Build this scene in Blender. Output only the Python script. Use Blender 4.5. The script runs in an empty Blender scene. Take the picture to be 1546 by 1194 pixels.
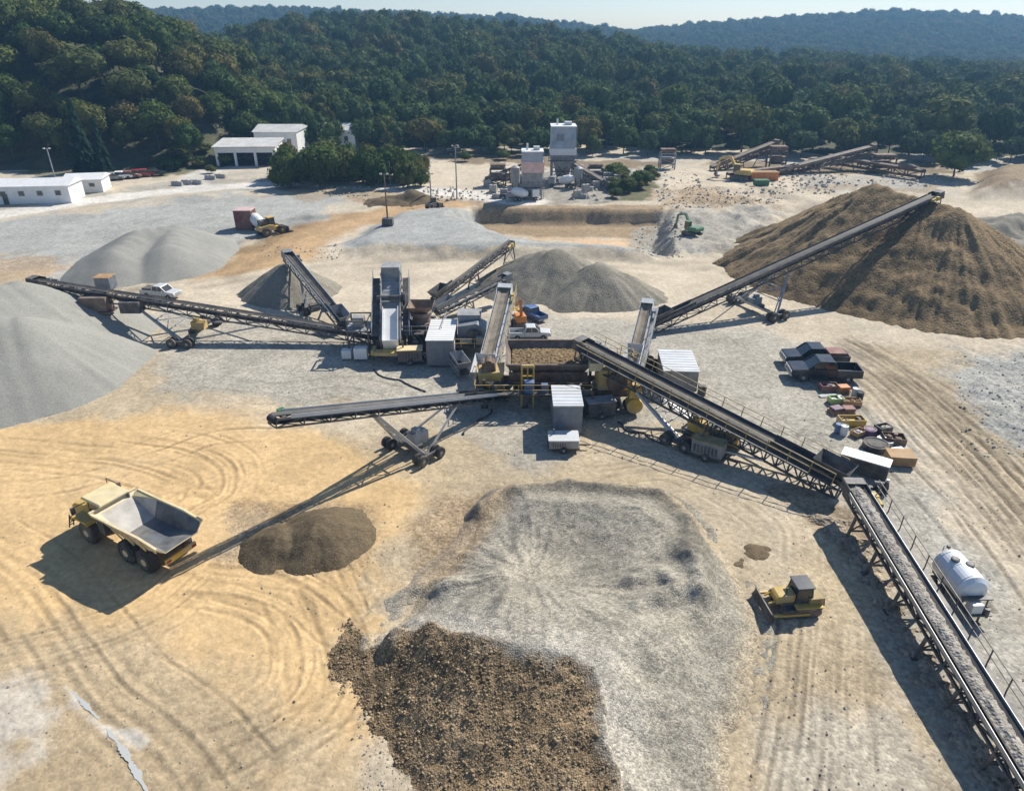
import bpy, bmesh, math, random
import numpy as np
from mathutils import Vector, Matrix
random.seed(7); RNG = np.random.default_rng(11)
S = bpy.context.scene
C = S.collection
PI = math.pi
R = math.radians
# ---------------------------------------------------------------- camera
CAM_H, PITCH, FPX, PW, PH = 32.0, R(27.3), 1080.0, 1546.0, 1194.0
cp, sp = math.cos(PITCH), math.sin(PITCH)
cam = bpy.data.cameras.new('camera'); cam.sensor_width = 36; cam.lens = 36*FPX/PW
cam.clip_start = 0.5; cam.clip_end = 5000
co = bpy.data.objects.new('camera', cam); C.objects.link(co)
co.location = (0, 0, CAM_H); co.rotation_euler = (PI/2-PITCH, 0, 0); S.camera = co

def G(px, py, z=0.0):
    """point at height z seen in direction (px, py) of the survey photograph"""
    dx = (px-PW/2)/FPX; dy = (PH/2-py)/FPX
    d = Vector((dx, cp+sp*dy, -sp+cp*dy))
    t = (z-CAM_H)/d.z
    return Vector((d.x*t, d.y*t, z))
def D(px, py, Y):
    """point at forward distance Y in that direction"""
    dx = (px-PW/2)/FPX; dy = (PH/2-py)/FPX
    d = Vector((dx, cp+sp*dy, -sp+cp*dy)); t = Y/d.y
    return Vector((d.x*t, Y, CAM_H+d.z*t))
# ---------------------------------------------------------------- noise
def _h(ix, iy, seed):
    n = (ix.astype(np.int64)*374761393 + iy.astype(np.int64)*668265263 + seed*1274126177) & 0x7fffffff
    n = ((n ^ (n >> 13))*1274126177) & 0x7fffffff
    n = (n ^ (n >> 16)) & 0xffff
    return n/65535.0
def vnoise(x, y, seed=0):
    ix = np.floor(x); iy = np.floor(y); fx = x-ix; fy = y-iy
    fx = fx*fx*(3-2*fx); fy = fy*fy*(3-2*fy)
    a = _h(ix, iy, seed); b = _h(ix+1, iy, seed); c = _h(ix, iy+1, seed); d = _h(ix+1, iy+1, seed)
    return (a*(1-fx)+b*fx)*(1-fy)+(c*(1-fx)+d*fx)*fy
def fbm(x, y, sc, octv=4, seed=0, gain=.5):
    x = np.asarray(x, float)/sc; y = np.asarray(y, float)/sc
    t = 0; a = 1; s = 0
    for o in range(octv):
        t = t+a*(vnoise(x+17.3*o, y-9.1*o, seed+o)-.5)*2; s += a; a *= gain; x = x*2.03; y = y*2.03
    return t/s
def sstep(a, b, x):
    t = np.clip((x-a)/(b-a), 0, 1); return t*t*(3-2*t)
def poly_sd(px, py, poly):
    """signed distance (negative inside) to a polygon"""
    d = np.full(px.shape, 1e18); inside = np.zeros(px.shape, bool)
    n = len(poly)
    for i in range(n):
        ax, ay = poly[i]; bx, by = poly[(i+1) % n]
        ex, ey = bx-ax, by-ay
        wx, wy = px-ax, py-ay
        t = np.clip((wx*ex+wy*ey)/(ex*ex+ey*ey+1e-12), 0, 1)
        d = np.minimum(d, (wx-ex*t)**2+(wy-ey*t)**2)
        c = ((ay <= py) & (py < by)) | ((by <= py) & (py < ay))
        if by != ay:
            xx = ax+(py-ay)/(by-ay)*ex
            inside ^= c & (px < xx)
    d = np.sqrt(d)
    return np.where(inside, -d, d)
def line_d(px, py, pts):
    """distance to a polyline, signed offset side and along-length"""
    d = np.full(px.shape, 1e18)
    for (ax, ay), (bx, by) in zip(pts[:-1], pts[1:]):
        ex, ey = bx-ax, by-ay
        wx, wy = px-ax, py-ay
        t = np.clip((wx*ex+wy*ey)/(ex*ex+ey*ey+1e-12), 0, 1)
        d = np.minimum(d, (wx-ex*t)**2+(wy-ey*t)**2)
    return np.sqrt(d)
def smooth_line(pts, n=8):
    """Catmull-Rom"""
    P = [np.array(p[:2], float) for p in pts]
    P = [2*P[0]-P[1]]+P+[2*P[-1]-P[-2]]
    out = []
    for i in range(1, len(P)-2):
        for k in range(n):
            t = k/n
            out.append(.5*((2*P[i])+(-P[i-1]+P[i+1])*t+(2*P[i-1]-5*P[i]+4*P[i+1]-P[i+2])*t*t+(-P[i-1]+3*P[i]-3*P[i+1]+P[i+2])*t**3))
    out.append(P[-2]); return [tuple(p) for p in out]
def offset_line(pts, o):
    P = np.array(pts); T = np.gradient(P, axis=0); L = np.hypot(T[:, 0], T[:, 1])+1e-9
    N = np.stack([-T[:, 1]/L, T[:, 0]/L], 1)
    return [tuple(p) for p in P+N*o]
# ---------------------------------------------------------------- materials
def nodes_of(m):
    m.use_nodes = True
    return m.node_tree.nodes, m.node_tree.links, m.node_tree.nodes['Principled BSDF']
def mat(name, col, rough=.6, metal=0., var=.18, scale=1.6, dust=.25, spec=.4, dustcol=(.42, .36, .27)):
    """painted or bare surface with uneven wear and a film of quarry dust"""
    m = bpy.data.materials.new(name); N, L, b = nodes_of(m)
    tc = N.new('ShaderNodeNewGeometry')
    n1 = N.new('ShaderNodeTexNoise'); n1.inputs['Scale'].default_value = scale; n1.inputs['Detail'].default_value = 5
    L.new(tc.outputs['Position'], n1.inputs['Vector'])
    r = N.new('ShaderNodeValToRGB')
    r.color_ramp.elements[0].position = .3; r.color_ramp.elements[1].position = .7
    r.color_ramp.elements[0].color = (*[max(0, c*(1-var)) for c in col], 1)
    r.color_ramp.elements[1].color = (*[min(1, c*(1+var)) for c in col], 1)
    L.new(n1.outputs['Fac'], r.inputs['Fac'])
    n2 = N.new('ShaderNodeTexNoise'); n2.inputs['Scale'].default_value = scale*.45; n2.inputs['Detail'].default_value = 8
    n2.inputs['Roughness'].default_value = .7
    L.new(tc.outputs['Position'], n2.inputs['Vector'])
    r2 = N.new('ShaderNodeMapRange'); r2.inputs[1].default_value = .42; r2.inputs[2].default_value = .68
    r2.inputs[3].default_value = 0; r2.inputs[4].default_value = min(1, dust*1.6)
    L.new(n2.outputs['Fac'], r2.inputs[0])
    mx = N.new('ShaderNodeMixRGB'); mx.inputs[2].default_value = (*dustcol, 1)
    L.new(r2.outputs[0], mx.inputs[0]); L.new(r.outputs[0], mx.inputs[1]); L.new(mx.outputs[0], b.inputs['Base Color'])
    b.inputs['Roughness'].default_value = rough; b.inputs['Metallic'].default_value = metal
    b.inputs['Specular IOR Level'].default_value = spec
    return m
def stone_mat(name, lo, hi, scale, bump=.6, dist=.15, vary=None, big=.08):
    """heaped stone: a cell per stone with its own tone, bumps, broad drift of colour"""
    m = bpy.data.materials.new(name); N, L, b = nodes_of(m)
    g = N.new('ShaderNodeNewGeometry')
    v = N.new('ShaderNodeTexVoronoi'); v.inputs['Scale'].default_value = scale
    L.new(g.outputs['Position'], v.inputs['Vector'])
    sx = N.new('ShaderNodeSeparateColor'); L.new(v.outputs['Color'], sx.inputs[0])
    n = N.new('ShaderNodeTexNoise'); n.inputs['Scale'].default_value = big; n.inputs['Detail'].default_value = 6
    n.inputs['Roughness'].default_value = .62
    L.new(g.outputs['Position'], n.inputs['Vector'])
    ma = N.new('ShaderNodeMath'); ma.operation = 'MULTIPLY_ADD'; ma.inputs[1].default_value = .55
    L.new(sx.outputs[0], ma.inputs[0])
    mr = N.new('ShaderNodeMapRange'); mr.inputs[1].default_value = .3; mr.inputs[2].default_value = .7; mr.inputs[3].default_value = 0; mr.inputs[4].default_value = .45
    L.new(n.outputs['Fac'], mr.inputs[0]); L.new(mr.outputs[0], ma.inputs[2])
    cr = N.new('ShaderNodeValToRGB'); e = cr.color_ramp.elements
    e[0].color = (*lo, 1); e[1].color = (*hi, 1)
    L.new(ma.outputs[0], cr.inputs['Fac']); L.new(cr.outputs[0], b.inputs['Base Color'])
    bp = N.new('ShaderNodeBump'); bp.inputs['Strength'].default_value = bump; bp.inputs['Distance'].default_value = dist
    L.new(v.outputs['Distance'], bp.inputs['Height']); bp.invert = True
    L.new(bp.outputs[0], b.inputs['Normal'])
    b.inputs['Roughness'].default_value = .95; b.inputs['Specular IOR Level'].default_value = .15
    return m
M = {}
M['galv'] = mat('galvanised_steel', (.40, .41, .41), .5, .35, .2)
M['grey'] = mat('grey_paint', (.27, .28, .29), .6, .1, .25)
M['dark'] = mat('dark_steel', (.075, .075, .08), .6, .2, .35, 2.2, .22)
M['black'] = mat('black_rubber', (.028, .028, .03), .75, 0, .3, 2., .18)
M['belt'] = mat('conveyor_belt', (.042, .041, .041), .7, 0, .3, 1.2, .22, dustcol=(.24, .21, .17))
M['brownbelt'] = mat('dusty_belt', (.21, .175, .13), .85, 0, .3, 1.5, .4)
M['yellow'] = mat('yellow_paint', (.56, .36, .05), .6, 0, .25, 1.4, .5)
M['cream'] = mat('pale_yellow_paint', (.66, .54, .29), .6, 0, .15, 1.4, .45, dustcol=(.62, .54, .42))
M['orange'] = mat('orange_paint', (.6, .2, .03), .5, 0, .2)
M['white'] = mat('white_paint', (.74, .74, .72), .45, 0, .06, 1., .16, dustcol=(.55, .5, .42))
M['lightgrey'] = mat('light_grey_sheet', (.55, .57, .58), .5, .1, .1, .8, .2)
M['bluegrey'] = mat('blue_grey_sheet', (.17, .20, .24), .55, .1, .2)
M['tank'] = mat('white_tank_paint', (.72, .75, .77), .3, 0, .08, .6, .15, spec=.6)
M['navy'] = mat('dark_blue_paint', (.012, .02, .032), .28, .2, .3, 1.5, .08, spec=.6)
M['blue'] = mat('blue_paint', (.04, .12, .3), .45)
M['red'] = mat('red_paint', (.3, .02, .035), .4, .1, .2, 1.2, .12)
M['maroon'] = mat('dull_red_sheet', (.2, .075, .065), .7, 0, .25)
M['pinkred'] = mat('faded_red_sheet', (.72, .50, .47), .6, 0, .15)
M['rust'] = mat('rusty_steel', (.13, .075, .05), .8, .1, .4)
M['brown'] = mat('brown_sheet', (.15, .105, .085), .75, 0, .3)
M['wood'] = mat('raw_plank', (.42, .25, .11), .8, 0, .25)
M['green'] = mat('green_paint', (.03, .16, .07), .5)
M['lime'] = mat('pale_green_paint', (.35, .5, .18), .5)
M['purple'] = mat('plum_paint', (.12, .05, .12), .6)
M['glass'] = mat('tinted_glass', (.012, .018, .022), .12, 0, .2, 1., .05, spec=.8)
M['concrete'] = mat('bare_concrete', (.36, .35, .33), .85, 0, .2)
M['roof'] = mat('weathered_roof', (.52, .52, .50), .6, 0, .14, .5, .25)
M['stonegrey'] = stone_mat('grey_chippings', (.215, .212, .188), (.335, .328, .29), 9., .35, .06, big=.16)
M['stonedark'] = stone_mat('dark_grey_stone', (.165, .150, .116), (.315, .288, .228), 6., .5, .09, big=.25)
M['brownfill'] = stone_mat('brown_overburden', (.095, .066, .034), (.33, .235, .128), 4.2, .5, .12, big=.10)
M['cobble'] = stone_mat('brown_cobbles', (.085, .062, .040), (.30, .24, .165), 3.4, 1., .3, big=.3)
M['gravel'] = stone_mat('pale_gravel', (.26, .25, .225), (.55, .53, .49), 8, .6, .08, big=.3)
M['soil'] = stone_mat('dark_soil', (.065, .050, .030), (.19, .145, .088), 9.5, .5, .05, big=.45)
M['darkbelt'] = mat('black_belt', (.03, .03, .033), .65, 0, .3, 1.5, .10)
M['load'] = stone_mat('crushed_stone_load', (.20, .175, .14), (.50, .46, .40), 7., .7, .1, big=.8)
M['spill'] = stone_mat('spilt_stone', (.17, .13, .088), (.46, .39, .30), 4.5, .9, .14, big=.7)
M['tansteel'] = mat('dusty_yellow_steel', (.34, .25, .10), .7, 0, .35, 2.)
M['paleblue'] = mat('pale_blue_sheet', (.33, .40, .48), .6, 0, .2, .7, .3)
M['plate'] = mat('sunlit_plate', (.44, .42, .38), .6, .1, .25, 1.2, .3)  # pale tone stands in for sunlight on the tipping body's front slope
# ---------------------------------------------------------------- mesh building
class MB:
    def __init__(s): s.v = []; s.f = []
    def add(s, vs, fs):
        o = len(s.v); s.v += [Vector(v) for v in vs]; s.f += [tuple(i+o for i in f) for f in fs]; return s
    def beam(s, p, q, w=.12, h=None, up=(0, 0, 1)):
        h = w if h is None else h
        p = Vector(p); q = Vector(q); d = q-p
        if d.length < 1e-5: return s
        d.normalize(); u = Vector(up)
        if abs(d.dot(u)) > .98: u = Vector((1, 0, 0)) if abs(d.x) < .9 else Vector((0, 1, 0))
        a = d.cross(u).normalized(); b = a.cross(d).normalized()
        a *= w/2; b *= h/2
        return s.add([p-a-b, p+a-b, p+a+b, p-a+b, q-a-b, q+a-b, q+a+b, q-a+b],
                     [(3, 2, 1, 0), (4, 5, 6, 7), (0, 1, 5, 4), (1, 2, 6, 5), (2, 3, 7, 6), (3, 0, 4, 7)])
    def box(s, c, sz, rz=0, taper=1.0, tapery=None, sx=0):
        """c centre of the BASE, sz full sizes; taper shrinks the top; sx shifts the top in x"""
        x, y, z = sz[0]/2, sz[1]/2, sz[2]; t = taper; ty = taper if tapery is None else tapery
        vs = [(-x, -y, 0), (x, -y, 0), (x, y, 0), (-x, y, 0), (-x*t+sx, -y*ty, z), (x*t+sx, -y*ty, z), (x*t+sx, y*ty, z), (-x*t+sx, y*ty, z)]
        m = Matrix.Rotation(rz, 3, 'Z'); c = Vector(c)
        return s.add([m @ Vector(v)+c for v in vs], [(3, 2, 1, 0), (4, 5, 6, 7), (0, 1, 5, 4), (1, 2, 6, 5), (2, 3, 7, 6), (3, 0, 4, 7)])
    def tube(s, p, q, r, r2=None, n=10, cap=True):
        r2 = r if r2 is None else r2
        p = Vector(p); q = Vector(q); d = (q-p).normalized()
        u = Vector((0, 0, 1)) if abs(d.z) < .95 else Vector((1, 0, 0))
        a = d.cross(u).normalized(); b = a.cross(d)
        vs = []
        for k in range(n):
            t = 2*PI*k/n; o = a*math.cos(t)+b*math.sin(t)
            vs += [p+o*r, q+o*r2]
        fs = [(2*k, 2*((k+1) % n), 2*((k+1) % n)+1, 2*k+1) for k in range(n)]
        if cap: fs += [tuple(2*k for k in range(n))[::-1], tuple(2*k+1 for k in range(n))]
        return s.add(vs, fs)
    def lathe(s, c, axis, prof, n=20):
        """prof: (along, radius)"""
        c = Vector(c); d = Vector(axis).normalized()
        u = Vector((0, 0, 1)) if abs(d.z) < .95 else Vector((1, 0, 0))
        a = d.cross(u).normalized(); b = a.cross(d)
        vs = []; m = len(prof)
        for k in range(n):
            t = 2*PI*k/n; o = a*math.cos(t)+b*math.sin(t)
            vs += [c+d*x+o*r for x, r in prof]
        fs = []
        for k in range(n):
            k2 = (k+1) % n
            fs += [(k*m+i, k2*m+i, k2*m+i+1, k*m+i+1) for i in range(m-1)]
        fs += [tuple(k*m for k in range(n))[::-1], tuple(k*m+m-1 for k in range(n))]
        return s.add(vs, fs)
    def prism(s, pts, a, b, frame=None):
        """side profile pts (x, z) swept from y=a to y=b"""
        n = len(pts); vs = [(x, a, z) for x, z in pts]+[(x, b, z) for x, z in pts]
        fs = [tuple(range(n)), tuple(range(2*n-1, n-1, -1))]+[(i+n, (i+1) % n+n, (i+1) % n, i) for i in range(n)]
        return s.add(vs, fs)
    def quad(s, a, b, c, d): return s.add([a, b, c, d], [(0, 1, 2, 3)])
    def slab(s, a, b, c, d, t):
        """plate: quad thickened along its normal by t"""
        a, b, c, d = map(Vector, (a, b, c, d)); n = (b-a).cross(d-a).normalized()*t
        return s.add([a, b, c, d, a+n, b+n, c+n, d+n], [(3, 2, 1, 0), (4, 5, 6, 7), (0, 1, 5, 4), (1, 2, 6, 5), (2, 3, 7, 6), (3, 0, 4, 7)])
    def xf(s, m): s.v = [m @ v for v in s.v]; return s
    def build(s, name, m, parent=None, smooth=False, bevel=0):
        me = bpy.data.meshes.new(name)
        org = Vector(parent_origin(parent)) if parent else Vector((0, 0, 0))
        me.from_pydata([tuple(v-org) for v in s.v], [], s.f); me.update()
        me.materials.append(M[m] if isinstance(m, str) else m)
        if smooth:
            for p in me.polygons: p.use_smooth = True
        o = bpy.data.objects.new(name, me); C.objects.link(o)
        if parent: o.parent = parent
        if bevel:
            bv = o.modifiers.new('bevel', 'BEVEL'); bv.width = bevel; bv.segments = 2; bv.limit_method = 'ANGLE'
        return o
def parent_origin(p):
    v = Vector((0, 0, 0))
    while p: v = v+Vector(p.location); p = p.parent
    return v
def tag(o, label, cat, group=None, kind=None):
    if label: o['label'] = label
    if cat: o['category'] = cat
    if group: o['group'] = group
    if kind: o['kind'] = kind
    return o
def thing(name, label, cat, loc=(0, 0, 0), rz=0, group=None):
    o = bpy.data.objects.new(name, None); C.objects.link(o); o.empty_display_size = .3
    o.location = loc; o.rotation_euler = (0, 0, rz)
    return tag(o, label, cat, group)
def dup(root, loc, rz=0, label=None, scale=None):
    r = root.copy(); C.objects.link(r); r.location = loc; r.rotation_euler = (0, 0, rz)
    if scale: r.scale = scale
    if label: r['label'] = label
    for ch in list(root.children):
        c = ch.copy(); C.objects.link(c); c.parent = r
        for g in list(ch.children):
            d = g.copy(); C.objects.link(d); d.parent = c
    return r
def np_mesh(name, V, F, m, smooth=True):
    me = bpy.data.meshes.new(name)
    V = np.ascontiguousarray(V, np.float32); F = np.ascontiguousarray(F, np.int32); k = F.shape[1]
    me.vertices.add(len(V)); me.vertices.foreach_set('co', V.ravel())
    me.loops.add(F.size); me.loops.foreach_set('vertex_index', F.ravel())
    me.polygons.add(len(F)); me.polygons.foreach_set('loop_start', np.arange(0, F.size, k, dtype=np.int32))
    try: me.polygons.foreach_set('loop_total', np.full(len(F), k, np.int32))
    except Exception: pass
    me.update(calc_edges=True); me.validate()
    if smooth: me.polygons.foreach_set('use_smooth', np.ones(len(F), bool))
    me.materials.append(m)
    o = bpy.data.objects.new(name, me); C.objects.link(o)
    return o
def grid_faces(nr, nc):
    i = np.arange(nr*nc).reshape(nr, nc)
    return np.stack([i[:-1, :-1].ravel(), i[:-1, 1:].ravel(), i[1:, 1:].ravel(), i[1:, :-1].ravel()], 1)
# ---------------------------------------------------------------- ground sheet
def gp(pts, z=0): return [tuple(G(x, y, z)[:2]) for x, y in pts]
def attr_mat(name, cell=5., cellamt=.4, bump=.6, dist=.09, fine=2.1):
    """earth whose own colour varies from place to place (attribute), broken up by stones and grain"""
    m = bpy.data.materials.new(name); N, L, b = nodes_of(m)
    at = N.new('ShaderNodeAttribute'); at.attribute_name = 'earth'
    st = N.new('ShaderNodeAttribute'); st.attribute_name = 'stony'
    g = N.new('ShaderNodeNewGeometry')
    v = N.new('ShaderNodeTexVoronoi'); v.inputs['Scale'].default_value = cell
    L.new(g.outputs['Position'], v.inputs['Vector'])
    sc = N.new('ShaderNodeSeparateColor'); L.new(v.outputs['Color'], sc.inputs[0])
    c1 = N.new('ShaderNodeMapRange'); c1.inputs[3].default_value = 1-cellamt; c1.inputs[4].default_value = 1+cellamt
    L.new(sc.outputs[0], c1.inputs[0])
    k = N.new('ShaderNodeMix'); k.data_type = 'FLOAT'; k.inputs[2].default_value = 1.
    L.new(st.outputs['Fac'], k.inputs[0]); L.new(c1.outputs[0], k.inputs[3])
    n = N.new('ShaderNodeTexNoise'); n.inputs['Scale'].default_value = fine; n.inputs['Detail'].default_value = 9; n.inputs['Roughness'].default_value = .72
    L.new(g.outputs['Position'], n.inputs['Vector'])
    c2 = N.new('ShaderNodeMapRange'); c2.inputs[1].default_value = .3; c2.inputs[2].default_value = .7; c2.inputs[3].default_value = .76; c2.inputs[4].default_value = 1.2
    L.new(n.outputs['Fac'], c2.inputs[0])
    n3 = N.new('ShaderNodeTexNoise'); n3.inputs['Scale'].default_value = .55; n3.inputs['Detail'].default_value = 12; n3.inputs['Roughness'].default_value = .78; n3.inputs['Distortion'].default_value = .6
    L.new(g.outputs['Position'], n3.inputs['Vector'])
    s3 = N.new('ShaderNodeMix'); s3.data_type = 'FLOAT'; s3.inputs[2].default_value = 1.
    c3 = N.new('ShaderNodeMapRange'); c3.inputs[1].default_value = .44; c3.inputs[2].default_value = .56; c3.inputs[3].default_value = .82; c3.inputs[4].default_value = 1.12; L.new(n3.outputs['Fac'], c3.inputs[0])
    m3 = N.new('ShaderNodeMath'); m3.operation = 'MULTIPLY'; L.new(st.outputs['Fac'], s3.inputs[0]); L.new(c3.outputs[0], s3.inputs[3]); L.new(s3.outputs[0], m3.inputs[0]); L.new(c2.outputs[0], m3.inputs[1])
    mu = N.new('ShaderNodeMath'); mu.operation = 'MULTIPLY'; L.new(k.outputs[0], mu.inputs[0]); L.new(m3.outputs[0], mu.inputs[1])
    vm = N.new('ShaderNodeVectorMath'); vm.operation = 'SCALE'; L.new(at.outputs['Color'], vm.inputs[0]); L.new(mu.outputs[0], vm.inputs['Scale'])
    L.new(vm.outputs[0], b.inputs['Base Color'])
    ad = N.new('ShaderNodeMath'); ad.operation = 'MULTIPLY_ADD'
    iv = N.new('ShaderNodeMath'); iv.operation = 'SUBTRACT'; iv.inputs[0].default_value = 1; L.new(v.outputs['Distance'], iv.inputs[1])
    L.new(iv.outputs[0], ad.inputs[0]); L.new(st.outputs['Fac'], ad.inputs[1]); L.new(n.outputs['Fac'], ad.inputs[2])
    bp = N.new('ShaderNodeBump'); bp.inputs['Strength'].default_value = bump; bp.inputs['Distance'].default_value = dist
    L.new(ad.outputs[0], bp.inputs['Height']); L.new(bp.outputs[0], b.inputs['Normal'])
    b.inputs['Roughness'].default_value = .95; b.inputs['Specular IOR Level'].default_value = .12
    return m
def set_attrs(o, col, stony):
    me = o.data
    a = me.attributes.new('earth', 'FLOAT_COLOR', 'POINT')
    c4 = np.ones((len(col), 4), np.float32); c4[:, :3] = col; a.data.foreach_set('color', c4.ravel())
    s = me.attributes.new('stony', 'FLOAT', 'POINT'); s.data.foreach_set('value', np.ascontiguousarray(stony, np.float32))

SAND = np.array((.57, .40, .205)); TAN = np.array((.42, .34, .225)); PALE = np.array((.49, .42, .315))
GREY = np.array((.36, .338, .285)); BLUEG = np.array((.30, .305, .285)); BROWN = np.array((.20, .145, .085))
WHITE = np.array((.56, .53, .47)); ORANGE = np.array((.43, .29, .155)); DKGREY = np.array((.19, .185, .165))
# (outline in the photograph, colour, edge softness m, edge raggedness m, strength, stoniness)
ZONES = [
 ([(-300, 640), (150, 640), (330, 598), (480, 645), (570, 700), (700, 715), (640, 790), (590, 840), (560, 930), (545, 1010), (600, 1100), (480, 1194), (300, 1400), (-700, 1400), (-500, 800)], SAND, 1.6, 2.4, 1, .12),
 ([(250, 600), (330, 598), (430, 615), (600, 600), (760, 590), (760, 625), (640, 660), (500, 655), (400, 640)], PALE, 1.5, 1.5, .6, .3),
 ([(-500, 960), (120, 940), (330, 990), (480, 1090), (560, 1194), (500, 1400), (-700, 1400)], TAN*.92, 3, 3, .8, .35),
 ([(560, 640), (760, 640), (900, 690), (1150, 740), (1190, 850), (1130, 900), (1000, 780), (800, 735), (650, 790), (600, 730)], TAN, 1.5, 2, .85, .3),
 ([(225, 600), (240, 545), (260, 470), (620, 500), (800, 470), (980, 480), (1180, 505), (1300, 580), (1390, 700), (1460, 850), (1700, 1250), (1400, 1250), (1300, 780), (1160, 690), (1000, 640), (700, 640), (600, 600), (420, 615), (300, 590)], GREY, 1.5, 2.2, .85, .6),
 ([(640, 600), (800, 610), (860, 690), (790, 720), (660, 640)], GREY*1.05, 1.0, 1.5, .7, .5),
 ([(1380, 700), (1450, 800), (1546, 940), (1800, 1300), (1540, 1250), (1490, 1000), (1400, 850)], GREY*1.06, 1, 1.5, .8, .6),
 ([(1150, 900), (1290, 830), (1400, 1050), (1480, 1250), (1030, 1250), (1120, 1050)], TAN*.98, 1.5, 2, .85, .5),
 ([(1190, 1080), (1350, 1060), (1440, 1250), (1130, 1250)], GREY*1.1, 1.5, 2., .6, .6),
 ([(1290, 515), (1560, 560), (1900, 700), (1900, 1000), (1546, 830), (1440, 720), (1340, 590)], TAN*.88, 2.0, 2.5, .85, .5),
 ([(1440, 525), (1700, 520), (1700, 700), (1546, 690), (1490, 640), (1440, 575)], BLUEG*1.08, 2, 3, .85, .8),
 ([(-400, 330), (0, 335), (300, 300), (520, 290), (500, 330), (420, 350), (330, 400), (110, 415), (90, 400), (-400, 470)], BLUEG*1.12, 2, 3, .9, .4),
 ([(-400, 380), (60, 385), (110, 405), (80, 420), (30, 430), (-400, 470)], ORANGE*.9, 2, 3, .6, .6),
 ([(700, 295), (540, 320), (480, 335), (350, 392), (250, 425), (280, 440), (430, 408), (560, 345), (720, 310)], ORANGE, 1.5, 2.5, .95, .3),
 ([(430, 400), (520, 388), (1110, 388), (1150, 440), (1000, 470), (780, 480), (480, 470), (300, 462), (230, 430)], PALE*1.05, 1.5, 2, .9, .15),
 ([(520, 374), (600, 325), (715, 318), (740, 345), (800, 366), (970, 366), (1000, 390), (530, 382)], BLUEG*1.1, .8, 1, .95, .4),
 ([(735, 344), (840, 336), (960, 340), (962, 366), (800, 362)], np.array((.56, .40, .25)), 1.0, 1.5, 1, .1),
 ([(1465, 306), (1900, 298), (1900, 254), (1480, 260)], BROWN*1.2, 1, 2, .9, .6),
 ([(640, 290), (720, 300), (735, 262), (800, 255), (940, 262), (985, 300), (880, 306), (700, 310)], DKGREY*1.25, 1.5, 3, .7, .8),
 ([(1170, 296), (1420, 290), (1440, 268), (1180, 268)], DKGREY*1.5, 2, 4, .6, .8),
 ([(395, 300), (640, 306), (620, 282), (440, 278)], BROWN*1.5, 1.5, 3, .55, .5),
 ([(905, 304), (950, 258), (990, 262), (978, 302)], np.array((.11, .105, .045)), 1, 2, .85, .6),
 ([(1010, 262), (1100, 266), (1180, 280), (1120, 284), (1000, 282)], BROWN*1.6, 1.5, 4, .6, .8),
 ([(1190, 300), (1260, 282), (1420, 276), (1420, 290), (1280, 292), (1200, 312)], BROWN*1.7, 1.5, 4, .6, .8),
 ([(640, 230), (800, 236), (1000, 246), (1010, 258), (800, 254), (640, 252)], BROWN*.95, 1.5, 3, .85, .6),
 ([(1060, 248), (1420, 244), (1440, 264), (1180, 262)], BROWN*.85, 1.5, 3, .85, .6),
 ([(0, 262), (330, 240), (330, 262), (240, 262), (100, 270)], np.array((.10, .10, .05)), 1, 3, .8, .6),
 ([(712, 309), (1002, 312), (1010, 345), (975, 342), (960, 338), (735, 334)], BROWN*1.5, .6, .8, .9, .5),
 ([(960, 335), (1005, 325), (1010, 385), (975, 375)], BROWN*1.7, .8, 1.2, .8, .7),
 ([(980, 330), (1030, 320), (1180, 325), (1190, 345), (1120, 390), (1000, 388)], GREY*.95, 2, 4, .9, .7),
 ([(990, 285), (1170, 288), (1190, 320), (1000, 318)], BROWN*1.7, 2, 4, .8, .9),
 ([(-100, 318), (60, 305), (200, 283), (300, 272), (420, 268), (520, 284), (300, 294), (0, 322), (-100, 335)], GREY*.95, 1.5, 2.5, .85, .4),
 ([(1150, 730), (1210, 735), (1300, 775), (1330, 830), (1290, 850), (1220, 790)], BROWN*1.3, .6, 1.0, .7, .8),
 ([(1000, 255), (1180, 262), (1250, 300), (1110, 395), (1090, 392), (1180, 325), (1080, 285), (990, 280)], PALE*1.08, 2, 3, .8, .2),
 ([(640, 245), (800, 255), (760, 300), (660, 300)], PALE*1.1, 2, 3, .9, .2),
 ([(1420, 300), (1700, 290), (1700, 420), (1500, 360)], PALE*1.1, 2, 3, .8, .2),
 ([(-200, 1010), (40, 1010), (100, 1110), (90, 1150), (40, 1130), (0, 1230), (-300, 1230)], WHITE*1.02, .8, 2, .62, .2),
 ([(100, 1035), (130, 1055), (165, 1090), (215, 1110), (225, 1125), (165, 1110), (120, 1070)], WHITE*1.08, .3, .7, .8, .1),
 ([(640, 760), (790, 738), (770, 790), (735, 830), (720, 870), (640, 860), (600, 900), (640, 830)], BROWN*1.35, 1, 1.8, .75, .9),
 ([(350, 760), (560, 760), (585, 800), (560, 850), (400, 860), (340, 835)], BROWN*1.5, .8, 1.2, .7, .8),
]
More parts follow.
